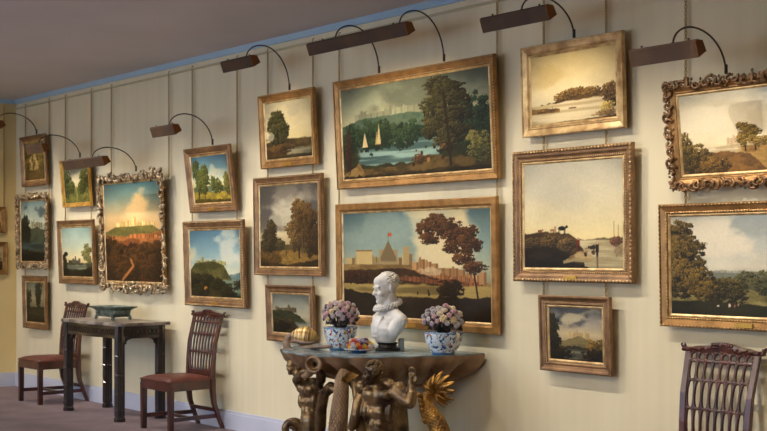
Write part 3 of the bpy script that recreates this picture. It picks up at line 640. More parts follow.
P15 = picture('o', (512.9,153.7), (633.8,141.5), (514,281.4), (633.8,283.6), 'cows_river', 'bronze', 'large squarish painting of cows on a dark riverbank under an empty cream sky', beadspec=[(.013,.026,.008),(.066,.016,.005)], plaque=True, fk=.92)
P16 = picture('p', (538.1,294.8), (611.3,297), (540.9,370.2), (611.8,376), 'golden_haze', 'scoop', 'small dark painting of a hazy golden castle above a river, lowest of its column', beadspec=[(.066,.014,.004)])
xm = at_x(0,0,0) if False else None
P17 = picture('q', (663.8,83), None, (672,190), None, 'misty_lake', 'gold', 'painting of a misty lake with a tree clump in an ornate scroll-edged gold frame', orn=.03, right=-3.47, mats={'orn':'bronzegold'}, fk=.6)
P18 = picture('r', (658.7,204.6), None, (660.5,325.9), None, 'wide_plain', 'gold', 'large painting of a wide wooded plain under soft clouds, above the nearest chair', right=-3.47, beadspec=[(.066,.018,.006),(.013,.024,.005)], plaque=True)

# two small pictures on the end wall
for (ya, yb2, label, sd) in (((5.8, 206.8), (5.4, 233), 'gold framed small painting on the yellow end wall, upper of two', 1), ((7.6, 242), (7.4, 274.6), 'gold framed small painting on the yellow end wall, lower of two', 2)):
    a = at_x(*ya, XC+.05); b = at_x(*yb2, XC+.05); H = a.z-b.z; W = H*1.25
    root = tag(empty('framed_painting', (XC+.03, a.y-W/2, b.z), (0, 0, PI/2)), label, 'painting')
    rect_sweep(W, H, [(w*.7, d) for w, d in STY['gold'][0]]).build('frame', M['gold'], root)
    P = Paint(W-.1, H-.1, 110, sd); art_small_brown(P); link('canvas', canvas_mesh(P, W-.1, H-.1, M['paint']), root, (0, -T*.3, .05))
    MB().box(-W/2+.01, W/2-.01, -.006, -.001, .01, H-.01).build('backing_board', M['woodback'], root)

# ------------------------------------------------------------------ picture chains
def chain_mesh(L):
    mb = MB(); z = 0; k = 0; p = .0185
    while z < L:
        pts = []
        for j in range(9):
            a = 2*PI*j/8; e = .0085*math.cos(a); f = .0125*math.sin(a)
            pts.append((e, 0, -z-.0125+f) if k % 2 == 0 else (0, e*.75, -z-.0125+f))
        mb.tube(pts, .003, 5, cap=False); z += p; k += 1
    return mb
def chain(x, ztop, zbot, label, group, wall=None):
    y = -.026
    o = tag(empty('picture_chain', (x, y, ztop) if wall is None else (XC+.019, wall, ztop)), label, 'chain', group)
    chain_mesh(ztop-zbot).build('links', M['chain'], o, smooth=True)
    MB().tube([(0,.012,.028),(0,.006,.032),(0,-.004,.022),(0,-.004,.004),(0,0,-.004)], .004, 6).build('hook', M['chain'], o, smooth=True)
def top_z(p): return p['z0']+p['H']*math.cos(p['lean'])
ZR = ZB-.06
cols = [
 ((26, 110), (49.7, 110), P3, 'leftmost column of paintings'),
 ((66, 105), (92, 100), P5, 'column with the yellow-gold framed painting'),
 ((112, 95), (169.5, 85), P6, 'tall painting in the rococo scroll frame'),
 ((193, 85), (237.8, 70), P8, 'column above the middle mahogany chair'),
 ((268.5, 65), (313.6, 50), P11, 'column topped by the big dark tree painting'),
 ((340, 45), (498, 10), P13, 'pair of very wide paintings'),
 ((544.5, 5), (607, 5), P16, 'column topped by the golden lake painting'),
 ((686.5, 5), None, P18, 'column above the nearest chair'),
]
for a, b, low, where in cols:
    xs = [at_y(a[0], a[1], -.019).x]
    xs.append(at_y(b[0], b[1], -.019).x if b else -3.8)
    for x, sd in zip(xs, ('left', 'right')):
        chain(x, ZR, top_z(low)-.06, '%s brass chain holding up the %s' % (sd, where), 'picture chains')
ya = at_x(4, 150, XC+.02).y
chain(0, ZR, 1.97, 'brass chain on the yellow end wall at the left edge', 'picture chains', wall=ya)

# ------------------------------------------------------------------ picture lights
def picture_light(base, att, length, label, arms=(0,), peak=.62, hs=1.03, up=.105, ho=0.0):
    """base: top edge of the frame; att: where the arm meets the hood"""
    b = Vector(base); b.z += .006; root = tag(empty('picture_light', b), label, 'picture light', 'brown picture lights over the paintings')
    dy = att[1]-b.y; dz = att[2]-b.z
    sec = [(-.012,-.046),(-.040,.030),(-.030,.042),(.018,.042),(.048,-.008)]   # open towards the picture
    sec = [(y*hs, z*hs) for y, z in sec]; inn = [(-.006,-.041),(-.034,.029),(-.027,.037),(.016,.037),(.043,-.007)]; inn = [(y*hs, z*hs) for y, z in inn]
    oy, oz = dy, dz-.042*hs; L = length/2
    mb = MB(); poly = sec+inn[::-1]; n = len(poly)
    vs = [(-L, oy+y, oz+z) for y, z in poly]+[(L, oy+y, oz+z) for y, z in poly]
    fs = [(k, (k+1) % n, (k+1) % n+n, k+n) for k in range(n)]
    fs += [tuple(range(n))[::-1], tuple(range(n, 2*n))]
    mb.add(vs, fs)
    for k in (-.5, .5): mb.lathe([(.004,0),(.004,.008),(.007,.009),(.006,.014),(.001,.016)], (k*length*.72, oy-.01, oz+.042*hs), 8)
    mb.v = [(a+ho, b_, c_) for a, b_, c_ in mb.v]; hood = mb.build('hood', M['lamp'], root)
    for s, nm in ((-1, 'end_cap'), (1, 'end_cap')):
        m2 = MB(); a, c2 = (s*L+ho, s*(L+.006)+ho); vs = [(a, oy+y, oz+z) for y, z in sec]+[(c2, oy+y, oz+z) for y, z in sec]
        m2.add(vs, [tuple(range(5))[::-1], tuple(range(5, 10))]+[(k, (k+1) % 5, (k+1) % 5+5, k+5) for k in range(5)]); m2.build(nm, M['lampcap'], root)
    MB().tube([(ho-L+.03, oy+.004, oz+.008), (ho+L-.03, oy+.004, oz+.008)], .011, 8).build('lamp_tube', M['bulb'], root, smooth=True)
    for ax in arms:
        py_, pz = dy*peak, max(dz, 0)+up; pts = []
        for k in range(13): a = PI/2*k/12; pts.append((ax, py_*(1-math.cos(a)), pz*math.sin(a)))
        for k in range(1, 11): a = PI/2*k/10; pts.append((ax, py_+(dy-py_)*math.sin(a), dz+(pz-dz)*math.cos(a)))
        m3 = MB().tube(pts, .0052, 8); m3.tube([(ax, 0, .0), (ax, 0, .05)], .009, 8); m3.ball((ax, dy, dz), .012, 8, 5)
        m3.build('arm', M['lamp'], root, smooth=True)
    LAMPS.append((b.x+ho, b.y+oy, b.z+oz, length)); return root
bm = bpy.data.materials.new('warm_lamp_tube'); bm.use_nodes = True
pb = bm.node_tree.nodes['Principled BSDF']; pb.inputs['Emission Color'].default_value = (1, .72, .42, 1); pb.inputs['Emission Strength'].default_value = 6; M['bulb'] = bm
LAMPS = []
def top_of(p, px):
    y = -GAP-T*.6-math.sin(p['lean'])*p['H']
    z = top_z(p); q = at_y(px, 0, y); return Vector((q.x, y, z))
DY, DZ = -.45, .115
def lamp(p, px, length, label, att=None, **k):
    b = top_of(p, px)
    if att:
        a = at_x(att[0], att[1], b.x); print('LAMP', label[:20], 'dy %.3f dz %.3f' % (a.y-b.y, a.z-b.z))
    else: a = Vector((b.x, b.y+DY, b.z+DZ))
    return picture_light(b, a, length, label, **k)
lamp(P1, 36.5, .36, 'picture light at the left edge with its arm on the forest glade painting', up=.1, ho=-.05)
lamp(P4, 80, .38, 'short picture light in front of the forest glade painting, lighting the yellow-gold framed one', ho=-.03)
lamp(P6, 136, .84, 'picture light over the tall rococo framed painting, its hood above the yellow-gold framed one', ho=-.15)
lamp(P7, 212.5, .38, 'short picture light over the tall trees and meadow painting', att=(169.5,125), ho=-.075)
lamp(P9, 289.5, .43, 'picture light over the big dark tree painting', att=(246.5,57), ho=-.1)
b = top_of(P12, 412); bl_, br_ = top_of(P12, 379), top_of(P12, 444)
picture_light(b, at_x(368, 31, b.x), 1.10, 'longest picture light with two arms, over the misty lake painting', arms=(bl_.x-b.x, br_.x-b.x), ho=-.115)
aa = at_x(368, 31, b.x); print('LAMPF dy %.3f dz %.3f' % (aa.y-b.y, aa.z-b.z))
lamp(P14, 574, .54, 'picture light over the golden lake painting, crossing the top edge of the photo', ho=-.04)
lamp(P17, 726, .42, 'rightmost picture light, over the ornate gold framed misty lake painting', att=(673,44), ho=-.045)
# ------------------------------------------------------------------ mahogany chairs
def make_chair(label, leather):
    root = tag(empty('dining_chair', (0,0,0)), label, 'chair', 'mahogany lattice-back chairs along the wall')
    W = M['mahog']
    for s in (-1, 1):
        MB().bar([(s*.235,-.245,0),(s*.235,-.245,.40)], [.042,.048], [.042,.048]).build('leg', W, root, bevel=.003)
        pts = [(s*.203,.28,0),(s*.203,.24,.1),(s*.203,.195,.22),(s*.204,.18,.34),(s*.204,.18,.44)]
        MB().bar(pts, [.034,.036,.038,.042,.042], [.03,.034,.038,.044,.044]).build('leg', W, root, bevel=.003)
        pts = [(s*.204,.18,.44),(s*.209,.185,.58),(s*.215,.2,.74),(s*.221,.236,.88),(s*.226,.262,.985)]
        MB().bar(pts, [.042,.04,.038,.036,.034], [.036,.03,.026,.024,.022]).build('stile', W, root, bevel=.003)
    mb = MB()                                           # seat rails
    mb.box(-.25,.25,-.268,-.24,.35,.43)
    for s in (-1, 1):
        mb.add([(s*.256,-.26,.35),(s*.236,-.26,.35),(s*.19,.19,.35),(s*.21,.19,.35),(s*.256,-.26,.43),(s*.236,-.26,.43),(s*.19,.19,.43),(s*.21,.19,.43)], ((0,1,2,3),(4,7,6,5),(0,4,5,1),(1,5,6,2),(2,6,7,3),(3,7,4,0)))
    mb.box(-.19,.19,.165,.19,.36,.43); mb.build('seat_rail', W, root, bevel=.003)
    n = 10; vs = []; fs = []                            # padded seat
    for lay in (0, 1):
        for j in range(n+1):
            for i in range(n+1):
                a, b = i/n*2-1, j/n; hw = .258*(1-b)+.212*b
                e = (1-abs(a)**4)*(1-abs(2*b-1)**4)
                vs.append((a*hw, -.27+b*.45, .425 if lay == 0 else .437+.036*e**.5))
    m_ = n+1
    for j in range(n):
        for i in range(n):
            a = j*m_+i; fs.append((a, a+m_, a+m_+1, a+1)); a += m_*m_; fs.append((a, a+1, a+m_+1, a+m_))
    ring = [i for i in range(m_)]+[j*m_+n for j in range(1, m_)]+[n*m_+i for i in range(n-1, -1, -1)]+[j*m_ for j in range(n-1, 0, -1)]
    for k in range(len(ring)): a, b = ring[k], ring[(k+1) % len(ring)]; fs.append((a, b, b+m_*m_, a+m_*m_))
    MB().add(vs, fs).build('seat', leather, root, smooth=True)
    for s in (-1, 1): MB().add([(s*.244,-.24,.095),(s*.226,-.24,.095),(s*.184,.22,.095),(s*.202,.22,.095),(s*.244,-.24,.13),(s*.226,-.24,.13),(s*.184,.22,.13),(s*.202,.22,.13)], ((0,1,2,3),(4,7,6,5),(0,4,5,1),(1,5,6,2),(2,6,7,3),(3,7,4,0))).build('stretcher', W, root)
    MB().box(-.215,.215,-.04,-.018,.1,.125).build('stretcher', W, root)
    MB().box(-.19,.19,.195,.215,.15,.18).build('stretcher', W, root)
    yb = lambda z: float(np.interp(z, [.44,.58,.74,.88,.985,1.02], [.18,.185,.203,.236,.262,.27]))
    hw = lambda z: float(np.interp(z, [.44,.985], [.204-.02, .226-.017]))
    mb = MB(); N = 8                                    # interlaced gothic lattice of the back
    for (z0, z1, off, nn) in ((.50,.655,0,N), (.655,.81,0,N), (.81,.918,0,N), (.912,.962,0,N)):
        zc, hz = (z0+z1)/2, (z1-z0)/2
        for i in range(nn):
            pts = []
            for k in range(21):
                a = 2*PI*k/20; ca, sa = math.cos(a), math.sin(a)
                z = zc+hz*math.copysign(abs(sa)**(.75 if hz > .03 else 1.1), sa); g = 2*hw(z)/N
                x = -hw(z)+g*(i+.5)+g*.5*math.copysign(abs(ca)**(.55 if hz > .03 else 1.1), ca)
                pts.append((x, yb(z), z))
            mb.tube(pts, .0088, 5, cap=False)
    for z in (.655, .81, .916):
        for i in range(N+1): g = 2*hw(z)/N; mb.ball((-hw(z)+g*i, yb(z)-.003, z), (.011,.008,.011), 6, 4)
    for i in range(N+1):
        mb.tube([(-hw(z)*(1-2*i/N), yb(z), z) for z in (.44,.52,.6,.7,.8,.9)], .0075, 5)
    mb.build('back_splat', W, root, smooth=True)
    MB().box(-.18,.18,.168,.192,.455,.50).build('shoe_rail', W, root, bevel=.004)
    mb = MB(); top = []; K = 24                         # serpentine crest rail with carved ears
    def cz(t): return .982+.012*math.cos(PI*t)+.004*math.cos(3*PI*t)+.012*max(0, abs(t)-.75)/.25
    vs = []; fs = []
    for k in range(K+1):
        t = -1+2*k/K; x = t*.262; z = cz(t); th = .02+.006*math.cos(PI*t)
        for dy, dz in ((-.014,-th),(-.017,0),(-.012,th*.9),(.012,th*.9),(.014,-th)): vs.append((x, yb(z)+dy, z+dz))
    for k in range(K):
        for j in range(5): a = 5*k+j; b = 5*k+(j+1) % 5; fs.append((a, b, b+5, a+5))
    fs += [tuple(range(5)), tuple(5*K+j for j in range(5))[::-1]]
    mb.add(vs, fs)
    q = random.Random(4)
    for k in range(34):
        t = -1+2*k/33; z = cz(t); mb.ball((t*.258, yb(z)-.017, z+(q.random()-.5)*.016), (.009,.006,.006), 6, 4, Euler((0, (q.random()-.5)*2, 0)).to_matrix())
    for s in (-1, 1):
        for k, r in ((0,.016),(1,.012),(2,.009)): mb.ball((s*(.262+.005*k), yb(1)-.004, .992+.004*k), (r,.014,r), 8, 5)
    for k in range(-4, 5): mb.ball((k*.016, yb(1)-.016, 1.004+.008*math.cos(k*.35)), (.011,.009,.013), 6, 4)
    mb.build('crest_rail', W, root, smooth=False)
    return root
ch = make_chair('mahogany lattice-back chair with red leather seat, standing right of the black console table', M['leather'])
ch.location = (-9.57, -.315, 0)
c2 = copy_tree(ch); c2.location = (-12.2, -.315, 0); c2['label'] = 'far mahogany chair with brown leather seat, half hidden behind the black console table'
c3 = copy_tree(ch); c3.location = (-4.185, -.305, 0); c3['label'] = 'nearest mahogany chair, only its tall lattice back showing at the right edge'

# ------------------------------------------------------------------ black console table at the far end
ct = tag(empty('console_table', (-10.845, -.325, 0)), 'black lacquered console table with a variegated marble top, between two chairs', 'table')
def serp(hx, hy, fy=.035, n=28, cut=.05):
    pts = [(-hx, hy), (-hx, -hy+cut), (-hx+cut, -hy)]
    for k in range(n+1):
        t = k/n; x = -hx+cut+.02+(2*hx-2*cut-.04)*t; pts.append((x, -hy+.012-fy*(math.sin(PI*t)**2)+.02*math.sin(2*PI*t)**2))
    pts += [(hx-cut, -hy), (hx, -hy+cut), (hx, hy)]
    return pts
MB().prism(serp(.60,.275), .858, .888).build('table_top', M['marble'], ct, bevel=.006)
mb = MB(); mb.prism(serp(.565,.24,.03), .745, .858)
q = random.Random(8)
for k in range(26):                                     # blind fret carving along front and right side
    x = -.48+.96*k/25; t = (x+.48)/.96; y = -.24+.008-.03*math.sin(PI*t)**2
    mb.tube([(x-.015,y-.004,.775),(x,y-.006,.80),(x+.015,y-.004,.83)], .004, 5)
for k in range(10):
    y = -.17+.36*k/9; mb.tube([(.567,y-.015,.77),(.57,y,.80),(.567,y+.015,.83)], .005, 5); mb.tube([(.567,y+.015,.77),(.57,y,.80),(.567,y-.015,.83)], .005, 5)
mb.build('apron', M['black'], ct)
for sx in (-1, 1):
    for sy in (-1, 1):
        mb = MB(); cx, cy = sx*.53, sy*.205+(0.0)
        mb.lathe([(.054,0),(.054,.03),(.044,.045),(.042,.09),(.044,.1),(.040,.11),(.040,.7),(.047,.72),(.047,.855)], (cx, cy, 0), 8)
        for k in range(4):
            a = PI/4+k*PI/2; mb.tube([(cx+.034*math.cos(a), cy+.034*math.sin(a), .05), (cx+.034*math.cos(a), cy+.034*math.sin(a), .74)], .015, 8)
        for z in (.25, .42, .59): mb.lathe([(.044,z-.008),(.052,z),(.044,z+.008)], (cx, cy, 0), 8)
        mb.build('leg', M['black'], ct)
for sx, sy, dx, dy in ((-1,-1,1,0),(1,-1,-1,0),(1,-1,0,1),(1,1,0,-1),(-1,-1,0,1)):
    mb = MB(); cx, cy = sx*.53, sy*.205
    for r, o in ((.08,.0),(.055,.0)):
        pts = [(cx+dx*(.035+r*(1-math.cos(a))), cy+dy*(.035+r*(1-math.cos(a))), .745-r*1.2*(1-math.sin(a))) for a in [PI/2*k/8 for k in range(9)]]
        mb.tube(pts, .007, 6)
    mb.ball((cx+dx*.055, cy+dy*.055, .705), .014, 6, 4); mb.build('bracket', M['black'], ct)

# patinated bronze planter on it
pl = tag(empty('bronze_basin', (-10.9, -.30, .894)), 'low green-bronze rectangular basin with flaring rim on the black console table', 'basin')
pl.scale = (1.13, 1.13, 1.13)
def loft(secs, n=4):
    mb = MB(); vs = []; fs = []
    for hx, hy, z, c in secs:
        vs += [(-hx+c,-hy,z),(hx-c,-hy,z),(hx,-hy+c,z),(hx,hy-c,z),(hx-c,hy,z),(-hx+c,hy,z),(-hx,hy-c,z),(-hx,-hy+c,z)]
    for j in range(len(secs)-1):
        for k in range(8): a = 8*j+k; b = 8*j+(k+1) % 8; fs.append((a, b, b+8, a+8))
    fs += [tuple(range(8))[::-1], tuple(range(8*len(secs)-8, 8*len(secs)))]
    return mb.add(vs, fs)
loft([(.15,.075,.022,.02),(.165,.085,.04,.02),(.17,.09,.075,.022),(.19,.105,.088,.024),(.222,.125,.1,.03),(.225,.128,.108,.03),(.215,.118,.108,.03),(.18,.09,.09,.02),(.15,.075,.05,.02)]).build('bowl', M['patina'], pl)
for sx in (-1, 1):
    for sy in (-1, 1): MB().tube([(sx*.14,sy*.07,.035),(sx*.155,sy*.08,.02),(sx*.15,sy*.078,.0)], [.02,.013,.016], 8).build('foot', M['patina'], pl)
mb = MB()
for k in range(9): mb.ball((-.13+.26*k/8, -.09, .055), (.013,.005,.01), 6, 4)
mb.build('relief', M['patina'], pl)
# ------------------------------------------------------------------ carved shell console table
X0, Y0, AX, BY = -6.805, -.03, .72, .985
O = (X0, Y0-.3, 0)
st = tag(empty('shell_console_table', O), 'big shell-shaped console table carried by carved sea figures, with a blue-grey marble top', 'table')
def outline(f, s=1.0, n=2.3):
    c, q = math.cos(f), math.sin(f)
    return X0+AX*s*math.copysign(abs(c)**(2/n), c), Y0-BY*s*abs(q)**(2/n)
NP = 180
pts = []
for k in range(NP+1):
    f = PI*k/NP; s = .985+.012*abs(math.cos(f*13)); pts.append(outline(f, s))
MB().prism(pts, .832, .850).build('marble_top', M['bluemarble'], st, org=O)
vs = []; fs = []; R = 12                                  # fluted underside
for j in range(R+1):
    t = j/R
    for k in range(NP+1):
        f = PI*k/NP; rip = abs(math.cos(f*13))
        s = (1.0-.62*t**1.15)*(1+.06*(rip-.6)*min(1, t*4)*(1-t*.6))+.012*rip*(1-t)
        z = .83-(.205+.0*math.sin(f))*(1-(1-t)**1.9)-.05*(1-rip)*math.sin(PI*min(t*1.2, 1))*-1-.014*(1-t)
        if j == 0: z = .838+.008*rip
        x, y = outline(f, s); vs.append((x, y, z))
for j in range(R):
    for k in range(NP): a = j*(NP+1)+k; fs.append((a, a+1, a+NP+2, a+NP+1))
mb = MB().add(vs, fs)
x, y = X0, Y0
mb.prism([outline(PI*k/24, .4) for k in range(25)], .60, .68)
mb.build('shell_basin', M['basin'], st, smooth=True, org=O)
W_ = at_y
def pv(px, py, y): return tuple(at_y(px, py, y))

def hair_curls(c, r, n, seed, up=.3, face=(0,-1,0), cr=.018):
    mb = MB(); q = random.Random(seed)
    for k in range(n):
        a = q.random()*2*PI; b = math.asin(min(1, -up+(1+up)*q.random()))
        p = Vector((math.cos(a)*math.cos(b), math.sin(a)*math.cos(b), math.sin(b)))
        if p.dot(Vector(face)) > .25 and p.z < .6: continue
        e = Vector(c)+p*r; pts = []
        s = p.orthogonal().normalized(); t = p.cross(s)
        for i in range(9): g = i/8*2*PI*1.1; h = cr*(1-.6*i/8); pts.append(e+s*math.cos(g)*h+t*math.sin(g)*h+p*.006*i/8)
        mb.tube(pts, cr*.42, 5)
    return mb
def head_prims(c, s=1.0, rot=(0,0,0), hair=True):
    """a face looking towards local -y, s = head height / .23"""
    R_ = Euler(rot).to_matrix(); c = Vector(c); out = []
    def P_(p): return tuple(c+R_ @ (Vector(p)*s))
    def e(p, r, q=(0,0,0)): out.append(('e', P_(p), tuple(k*s for k in r), tuple((R_ @ Euler(q).to_matrix()).to_euler())))
    e((0,.018,.035),(.073,.092,.08)); e((0,-.012,-.01),(.055,.060,.083)); e((0,-.048,-.078),(.03,.03,.024)); e((0,-.03,-.055),(.047,.045,.035))
    e((0,-.068,.024),(.044,.014,.011)); e((0,-.038,.055),(.052,.040,.040))
    for k in (-1, 1):
        e((k*.027,-.062,.002),(.015,.011,.009)); e((k*.034,-.058,-.028),(.022,.024,.024)); e((k*.073,.014,-.002),(.009,.019,.03),(0,0,k*.3)); e((k*.0095,-.084,-.027),(.008,.009,.007)); e((k*.026,-.073,.022),(.02,.008,.006),(0,k*.15,0))
    out.append(('c', [P_((0,-.074,.018)), P_((0,-.086,-.004)), P_((0,-.096,-.022))], [.007*s,.0085*s,.0115*s]))
    e((0,-.076,-.050),(.021,.009,.0055)); e((0,-.073,-.061),(.018,.010,.0065)); e((0,-.070,-.083),(.022,.017,.016))
    return out
def hand_prims(c, d, side, s=1.0, curl=.6):
    """palm with four fingers and a thumb, reaching along d"""
    c = Vector(c); d = Vector(d).normalized(); sd = Vector(side).normalized(); nn = d.cross(sd)
    out = [('c', [tuple(c-d*.02*s), tuple(c+d*.045*s)], [.024*s,.026*s]), ('c', [tuple(c+d*.03*s-sd*.018*s), tuple(c+d*.03*s+sd*.018*s)], [.017*s,.017*s])]
    for k, L in enumerate((.062,.072,.068,.052)):
        b = c+d*.05*s+sd*(k-1.5)*.0175*s; L *= s
        p1 = b+d*L*.45; p2 = p1+(d*math.cos(curl)+nn*math.sin(curl))*L*.35; p3 = p2+(d*math.cos(curl*1.8)+nn*math.sin(curl*1.8))*L*.28
        out.append(('c', [tuple(b), tuple(p1), tuple(p2), tuple(p3)], [.0095*s,.009*s,.008*s,.007*s]))
    b = c-sd*.024*s; p1 = b+(d*.5-sd*.7)*.035*s; out.append(('c', [tuple(b), tuple(p1), tuple(p1+(d*.9-sd*.2+nn*.3)*.03*s)], [.012*s,.0105*s,.009*s]))
    return out

# the big bearded figure in the middle, one arm raised under the shell
hc = pv(373, 373.5, -.98); S = .68
pr = head_prims(hc, S, (.1, 0, -.62))
def torso(c, face, s=1.0, lean=0.0, low=.42):
    """chest, shoulders, belly and hips of a standing figure whose chest faces along `face`"""
    f = Vector((face[0], face[1], 0)).normalized(); r = Vector((-f.y, f.x, 0)); c = Vector(c); u = Vector((0,0,1))+r*lean
    def P_(a, b, z): return tuple(c+r*a*s+f*b*s+u*z*s)
    az = math.atan2(f.y, f.x)+PI/2
    def e(a, b, z, rr, t=0): return ('e', P_(a,b,z), tuple(k*s for k in rr), (0, t, az))
    return [e(0,0,.02,(.115,.07,.09)), e(0,-.005,-.08,(.095,.062,.09)), e(0,0,-.18,(.082,.056,.085)), e(0,0,-.27,(.095,.066,.08)), e(0,0,-.36,(.10,.07,.09)),
            e(-.05,.047,.03,(.055,.03,.042)), e(.05,.047,.03,(.055,.03,.042)), e(-.125,0,.07,(.045,.045,.045)), e(.125,0,.07,(.045,.045,.045)),
            e(-.026,.045,-.08,(.028,.02,.03)), e(.026,.045,-.08,(.028,.02,.03)), e(-.024,.042,-.15,(.026,.018,.03)), e(.024,.042,-.15,(.026,.018,.03)), e(-.03,.035,-.225,(.036,.02,.04)), e(.03,.035,-.225,(.036,.02,.04)),
            e(-.085,.01,-.08,(.03,.04,.07)), e(.085,.01,-.08,(.03,.04,.07)), e(-.045,-.01,.10,(.05,.035,.03)), e(.045,-.01,.10,(.05,.035,.03))]
tc = pv(380, 399, -.93); pr += torso(tc, (.42, -.9), 1.0, .05)
pr += [('c', [hc, pv(378, 388, -.93)], [.036,.042]),
       ('c', [pv(364,391,-.95), pv(359,402,-.99), pv(356,415,-1.02), pv(352,427,-1.02)], [.046,.04,.034,.028]),
       ('c', [pv(395,391,-.90), pv(403,398,-.90), pv(410,403,-.90)], [.046,.042,.036]), ('c', [pv(410,403,-.90), pv(412,394,-.88), pv(411,386,-.86)], [.037,.034,.022]),
       ('c', [pv(383,440,-.90), pv(385,475,-.86), pv(378,500,-.9)], [.09,.075,.05])]
pr += hand_prims(pv(411,382.5,-.86), (0.1,.1,1), (-.9,-.3,0), .8, .5)
big = organic('triton_figure', pr, M['bronze'], .0065, 1, st, O)
mb = hair_curls(Vector(hc)+Vector((.012,.008,.016)), .064, 130, 3, .3, (-.58,-.81,0), .013); mb.build('hair', M['bronze'], big, smooth=True, org=O)

# the figure at the left end blowing a horn
hc = pv(294, 366, -.90)
pr = head_prims(hc, .58, (.1, 0, -.2))
pr += [('c', [hc, pv(300, 379, -.88)], [.03,.034]), ]
pr += torso(pv(309, 392, -.88), (.1, -1), .78, .02)
pr += [
       ('c', [pv(311,420,-.88), pv(314,455,-.86)], [.074,.09]),
       ('c', [pv(316,386,-.86), pv(321,379,-.88), pv(321,368,-.92)], [.042,.036,.028]), ('c', [pv(300,386,-.88), pv(296,380,-.95), pv(303,372,-1.0)], [.032,.028,.022]),
       ('c', [pv(314,455,-.86), pv(306,480,-.84), pv(318,505,-.82)], [.075,.06,.04])]
pr += hand_prims(pv(320,369,-.93), (-.6,-.4,.6), (0,0,1), .6, .8)+hand_prims(pv(303,373,-1.0), (.8,0,.3), (0,-.3,1), .6, .8)
left = organic('mermaid_figure', pr, M['bronze'], .0075, 2, st, O)
hair_curls(Vector(hc)+Vector((0,.012,.012)), .058, 90, 9, .5, (.2,-1,0), .017).build('hair', M['bronze'], left, smooth=True, org=O)
mb = MB()                                                 # horn with a flared mouth
path = [pv(300,372,-.98), pv(304,376,-1.0), pv(309,374,-1.02), pv(312,368,-1.05), pv(313,363,-1.08)]
a = Vector(path[-2]); b = Vector(path[-1])
mb.tube([Vector(p) for p in path], [.01,.016,.024,.036,.046], 14, cap=False)
ctr = Vector(pv(313.5,364.5,-1.07)); ax = (Vector((.55,-.8,.12))).normalized()
mb2 = MB(); s = ax.orthogonal().normalized(); t = ax.cross(s); mb2.tube([ctr+s*math.cos(g)*.043+t*math.sin(g)*.048 for g in [2*PI*k/20 for k in range(21)]], .011, 8, cap=False)
for k in range(4): mb2.tube([ctr-ax*(.012*k)+s*math.cos(g)*(.042-.007*k)+t*math.sin(g)*(.047-.008*k) for g in [2*PI*i/20 for i in range(21)]], .008, 6, cap=False)
mb.v += []; n0 = len(mb.v); mb.v += mb2.v; mb.f += [tuple(i+n0 for i in f) for f in mb2.f]
mb.build('horn', M['basin'], st, smooth=True, org=O)

def scaly(path, rs, name, m, org=O, steps=46, n=14, amp=.10):
    """sea-serpent body with overlapping scales pressed into its skin"""
    P_ = [Vector(p) for p in path]; L = len(P_)-1; pts = []; rr = []
    for i in range(steps+1):
        t = i/steps*L; k = min(int(t), L-1); f = t-k
        p0, p1, p2, p3 = P_[max(k-1,0)], P_[k], P_[k+1], P_[min(k+2, L)]
        pts.append(.5*((2*p1)+(p2-p0)*f+(2*p0-5*p1+4*p2-p3)*f*f+(3*p1-p0-3*p2+p3)*f**3)); rr.append(rs[k]*(1-f)+rs[k+1]*f)
    mb = MB().tube(pts, rr, n)
    # scales
    up = None; sc = MB()
    for i in range(1, steps):
        t = (pts[i+1]-pts[i-1]).normalized()
        if up is None: a = Vector((1,0,0)); up = (a-t*a.dot(t)).normalized()
        else: up = (up-t*up.dot(t)).normalized()
        sd = t.cross(up)
        for k in range(n):
            g = 2*PI*(k+.5*(i % 2))/n; d = up*math.cos(g)+sd*math.sin(g); w = t.cross(d)
            r = rr[i]*PI/n*1.05
            Mx = Matrix((w, t, d)).transposed(); sc.ball(pts[i]+d*rr[i]*.98, (r, r*1.05, r*.38), 6, 4, Mx)
    n0 = len(mb.v); mb.v += mb2_(sc.v); mb.f += [tuple(q+n0 for q in f) for f in sc.f]
    return mb.build(name, M[m], st, smooth=True, org=org)
def mb2_(v): return v
scaly([pv(338,520,-.95), pv(334,470,-.98), pv(337,440,-1.0), pv(339,415,-1.0), pv(341,395,-.99), pv(342,380,-.97), pv(345,371,-.94)], [.06,.065,.062,.055,.048,.042,.03], 'serpent_tail', 'basin')
# coil behind it
MB().tube([Vector(pv(*p)) for p in ((316,450,-.86),(320,425,-.86),(321,408,-.86),(324,394,-.86),(331,387,-.87),(337,390,-.9))], [.045,.042,.04,.038,.036,.03], 14).build('serpent_coil', M['bronze'], st, smooth=True, org=O)
MB().tube([Vector(pv(*p)) for p in ((364,450,-.93),(361,425,-.95),(359,405,-.94),(356,388,-.92),(350,380,-.92))], [.04,.036,.033,.03,.022], 14).build('serpent_coil', M['bronze'], st, smooth=True, org=O)
def leaf(mb, b, tip, w, curl, nrm):
    b = Vector(b); tip = Vector(tip); d = tip-b; L = d.length; d.normalize(); nrm = Vector(nrm); sd = d.cross(nrm).normalized(); n2 = sd.cross(d)
    pts = []; rs = []
    for k in range(10):
        f = k/9; pts.append(b+d*L*f+n2*curl*math.sin(f*PI*.9)); rs.append(max(.002, w*math.sin(PI*min(1, f*.85+.12))**.8))
    mb.tube(pts, rs, 8, flat=.35)
